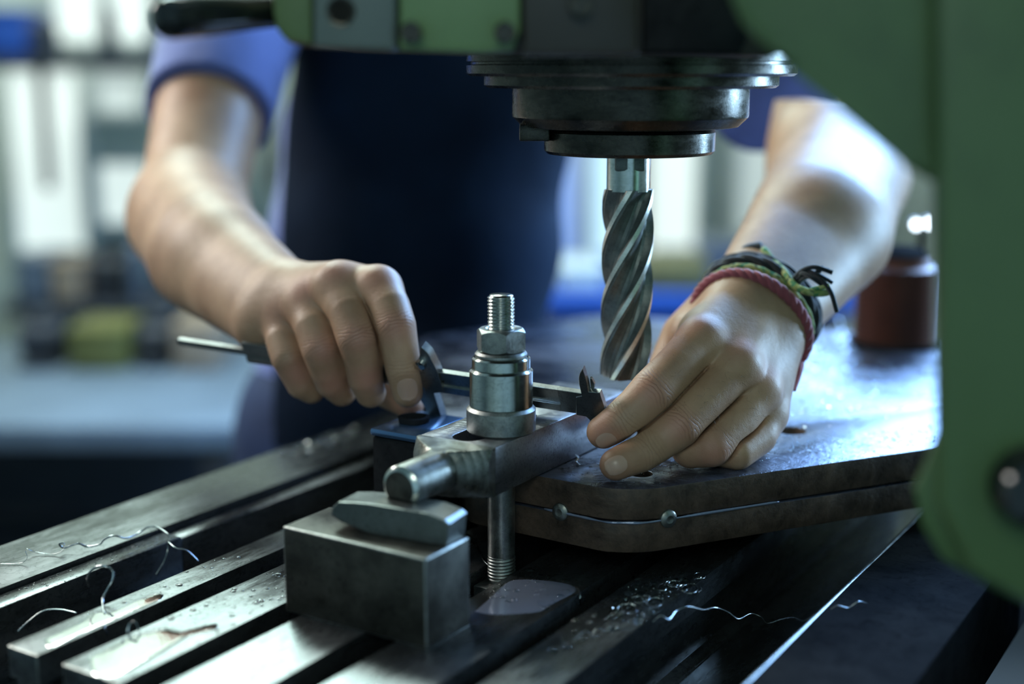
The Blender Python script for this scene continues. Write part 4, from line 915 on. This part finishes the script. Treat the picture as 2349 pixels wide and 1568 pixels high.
puddle('coolant_puddle', [(100, 1468), (150, 1442), (190, 1422), (215, 1404), (262, 1402), (312, 1380), (352, 1362), (374, 1362), (366, 1376), (318, 1398), (262, 1422), (190, 1452), (120, 1484)], 0.05, 'coolant', 'clear shining coolant puddle on the narrow rail at lower left')
puddle('coolant_puddle', [(205, 1508), (290, 1462), (340, 1448), (380, 1440), (420, 1446), (470, 1434), (498, 1430), (490, 1444), (440, 1456), (390, 1484), (330, 1520), (262, 1552), (215, 1545)], 0.05, 'coolant', 'clear shining coolant puddle on the wide rail at lower left')
def drops(name, n_, area_fn, rmin, rmax, mat, label, seed, hk=0.45):
    rg = random.Random(seed); v = []; f = []
    for _ in range(n_):
        x, y, z = area_fn(rg); r = rmin+(rmax-rmin)*rg.random()**3; k = len(v); a0 = rg.random()*6; ex = rg.uniform(0.7, 1.4)
        for s_, hh in ((1.0, 0), (0.85, 0.55), (0.5, 0.92)):
            for i in range(8): a = a0+i*math.pi/4; v.append((x+r*s_*math.cos(a)*ex, y+r*s_*math.sin(a), z+hh*r*hk))
        v.append((x, y, z+r*hk))
        for j in range(2):
            for i in range(8): f.append((k+j*8+i, k+j*8+(i+1) % 8, k+(j+1)*8+(i+1) % 8, k+(j+1)*8+i))
        for i in range(8): f.append((k+16+i, k+16+(i+1) % 8, k+24))
    return tag(link(name, from_py(v, f), mat), label, 'coolant drops', kind='stuff')
drops('coolant_drops', 90, lambda r: (r.uniform(-106, -71), r.uniform(-150, -62), 0.02), 0.3, 2.0, 'coolant', 'coolant drops on the wide rail left of the dark block', 1)
drops('coolant_drops', 50, lambda r: (r.uniform(-146, -128), r.uniform(-170, -60), 0.02), 0.3, 1.8, 'coolant', 'coolant drops along the narrow rail at left', 2)
drops('coolant_drops', 220, lambda r: (r.uniform(-210, -197), r.uniform(-212, -56), -2.45), 0.2, 0.9, 'coolant', 'fine coolant drops along the low ledge at far left', 3)
drops('coolant_drops', 110, lambda r: (r.uniform(12, 52), r.uniform(-40, 8), 0.02), 0.3, 2.2, 'coolant', 'coolant drops on the rail behind the lavender puddle', 4)
drops('coolant_drops', 220, lambda r: (min(101, max(71, r.gauss(87, 7))), r.gauss(-8, 28), 0.02), 0.4, 3.2, 'coolant', 'coolant blobs around the swarf on the rail at right', 5)
def onplate(r):
    while True:
        t = r.random(); x = 30+t*190+r.uniform(-30, 6); y = 22+t*200+r.uniform(-4, 60)
        if y > 20 and (x < 62 or (x-80)/(y-30+1e-3) < 0.62 or y > (x-78)*1.5+34) and y > (x-76)*1.5+34: return (x, y, 53.02)
drops('coolant_drops', 1500, onplate, 0.15, 0.9, 'coolant', 'glittering coolant drops on the upper plate near the hand', 6, 0.7)
drops('coolant_drops', 500, lambda r: (r.uniform(-10, 200), r.uniform(260, 520), 53.02), 0.4, 1.6, 'coolant', 'coolant drops on the far part of the upper plate', 7, 0.8)
drops('coolant_drops', 60, lambda r: (r.gauss(-255, 8), r.gauss(150, 30), 0.05), 0.6, 2.2, 'coolant', 'coolant drops on the back rail of the table below the hand', 9, 0.8)
def curl(pts, label, r=0.55, flat=0.25, name='metal_swarf'):
    q = smoothcurve([PZ(px, py, z) for px, py, z in pts], len(pts)*8)
    return tag(tube_obj(name, q, r, 'swarf', seg=6, flat=flat, twist=0.05), label, 'metal chip')
metal('swarf', (0.35, 0.37, 0.38), (0.6, 0.62, 0.62), 1.0, 0.15, 0.3, 60, bs=0.05)
curl([(0, 1292, 1), (45, 1291, 1), (62, 1280, 4), (58, 1262, 8)], 'short bent swarf thread at the left edge of the frame')
curl([(62, 1258, 5), (82, 1265, 2), (115, 1270, 1), (142, 1263, 3), (147, 1246, 6), (136, 1247, 6), (148, 1256, 3), (178, 1246, 5), (200, 1253, 2), (228, 1248, 3), (240, 1236, 5), (262, 1228, 6), (290, 1234, 3), (318, 1222, 3), (338, 1209, 5), (360, 1209, 5), (385, 1226, 3), (388, 1240, 0)], 'long wavy swarf thread lying along the back rail', 0.6)
curl([(386, 1238, 0), (385, 1262, -6), (375, 1290, -12), (358, 1318, -18)], 'swarf strand hanging down into the wide gap')
curl([(386, 1241, 1), (404, 1256, -1), (430, 1262, -3), (456, 1286, -9)], 'swarf strand bending right over the wide gap')
curl([(203, 1345, 6), (200, 1325, 12), (214, 1304, 18), (240, 1298, 20), (258, 1308, 17), (258, 1330, 12), (246, 1352, 7), (236, 1374, 3), (241, 1408, 0.5)], 'tall hooked swarf curl standing over the narrow rail', 0.75)
curl([(226, 1426, 0), (236, 1432, 0.6), (244, 1445, -2), (250, 1464, -8)], 'small swarf end dropping off the narrow rail')
curl([(40, 1447, -14), (65, 1424, -11), (100, 1400, -8), (138, 1397, -8), (176, 1405, -9)], 'thin arched swarf strand in the gap at lower left', 0.45)
curl([(292, 1450, 0.5), (297, 1432, 4), (310, 1427, 5.5), (320, 1449, 0.5)], 'tiny swarf hoop at the edge of the wide rail', 0.6)
C2 = lambda x, y: (1080+x/2.1355, 950+y/2.1355)
pts = [(890, 1015), (930, 985), (972, 1002), (1010, 960), (1070, 940), (1140, 955), (1200, 945), (1262, 968), (1312, 1000), (1370, 975), (1420, 990), (1452, 1022), (1520, 1003), (1580, 995), (1632, 1010), (1690, 975), (1740, 970), (1792, 935), (1850, 945), (1900, 915), (1945, 925)]
zs = [0.5, 2, 0.5, 1, 1, -4, -8, -12, -16, -18, -20, -20, -18, -14, -10, -6, -2, 2, 1, 3, 1]
curl([(*C2(*p), z) for p, z in zip(pts, zs)], 'long thin wavy swarf thread spanning the dark channel at right', 0.28)
rg = random.Random(11)
for k in range(9):      # clump of curls on the right rail
    px, py = 1440+k*20+rg.uniform(-6, 6), 1395-k*8+rg.uniform(-18, 10); r_ = rg.uniform(8, 20); a0 = rg.random()*6; turns = rg.uniform(0.7, 1.6)
    if k == 0: px, py, r_, turns = 1435, 1395, 20, 1.0
    curl([(px+r_*math.cos(a0+t*turns*6.28)+t*12, py+0.55*r_*math.sin(a0+t*turns*6.28), 1.0+1.5*abs(math.sin(3*t+k))) for t in np.linspace(0, 1, 14)], 'round swarf ring lying left of the wet clump on the right rail' if k == 0 else 'curled chip in the wet clump under the plate corner, '+['', 'leftmost of eight', 'second from the left', 'third from the left', 'fourth from the left', 'fourth from the right', 'third from the right', 'second from the right', 'rightmost of eight'][k], 0.5)
    if k: COL.objects[-1]['group'] = 'curled chips in the wet clump'
curl([(1319, 1345, 0.5), (1328, 1352, 0.5), (1331, 1375, -3), (1329, 1405, -14)], 'swarf thread hanging over the rail edge beside the puddle', 0.5)
curl([(1318, 1040, 55), (1326, 1048, 56), (1322, 1058, 54.5), (1330, 1066, 54)], 'tiny bright chips stuck at the foot of the clamp bar', 0.9)
curl([(1082, 1232, 4), (1100, 1262, 3), (1112, 1285, 2), (1128, 1300, 1)], 'bright wet chip between the block and the stud foot', 1.1)

def flakes(name, n_, fn, L_, label, seed, tilt=0.5):
    rg = np.random.RandomState(seed); v = []; f = []
    for _ in range(n_):
        x, y, z = fn(rg); nn = nrm(np.array([rg.normal()*tilt, rg.normal()*tilt, 1])); a = nrm(np.cross(nn, rg.normal(size=3))); b_ = np.cross(nn, a); l_ = L_*rg.uniform(0.5, 1.3); c = np.array([x, y, z+l_*0.45]); k = len(v)
        v += [c+a*l_*0.6, c+b_*l_*0.4, c-a*l_*0.6, c-b_*l_*0.4, c+a*l_*0.6-nn*0.12, c+b_*l_*0.4-nn*0.12, c-a*l_*0.6-nn*0.12, c-b_*l_*0.4-nn*0.12]
        f += [(k, k+1, k+2, k+3), (k+7, k+6, k+5, k+4)]+[(k+i, k+4+i, k+4+(i+1) % 4, k+(i+1) % 4) for i in range(4)]
    o = link(name, from_py(v, f), 'chrome', smooth=False); return tag(o, label, 'metal chips', kind='stuff')
flakes('fine_chips', 300, lambda r: tuple(PZ(r.uniform(1800, 2010), r.uniform(735, 950), 53.05)), 1.9, 'bright fine metal chips scattered on the far part of the plate', 1, 0.16)
flakes('fine_chips', 160, lambda r: (r.normal(110, 30), r.normal(215, 20), 53.05), 0.8, 'bright fine metal chips scattered right of the hand', 2)
flakes('fine_chips', 140, lambda r: (lambda a: tuple(PZ(a, 1012-(a-700)*0.35+r.uniform(4, 30), 0.1)))(r.uniform(670, 820)), 2.0, 'bright fine metal chips on the back rail below the left hand', 3, 0.3)
flakes('fine_chips', 70, lambda r: (r.normal(62, 14), r.uniform(30, 60), 53.05), 0.5, 'tiny bright chips on the plate under the fingertips', 4)

flakes('fine_chips', 120, lambda r: (float(np.clip(r.normal(88, 6), 72, 100)), r.normal(5, 14), 0.03), 1.1, 'wet bright chips heaped on the right rail under the plate corner', 5, 0.8)
curl([(*C2(500, 1110), 0.6), (*C2(560, 1060), 2), (*C2(590, 1075), 0.6), (*C2(620, 1045), 2), (*C2(655, 1060), 0.6), (*C2(695, 1030), 2), (*C2(730, 1045), 0.6), (*C2(775, 1018), 2), (*C2(810, 1030), 0.6)], 'faint springy swarf thread lying along the right rail', 0.3)
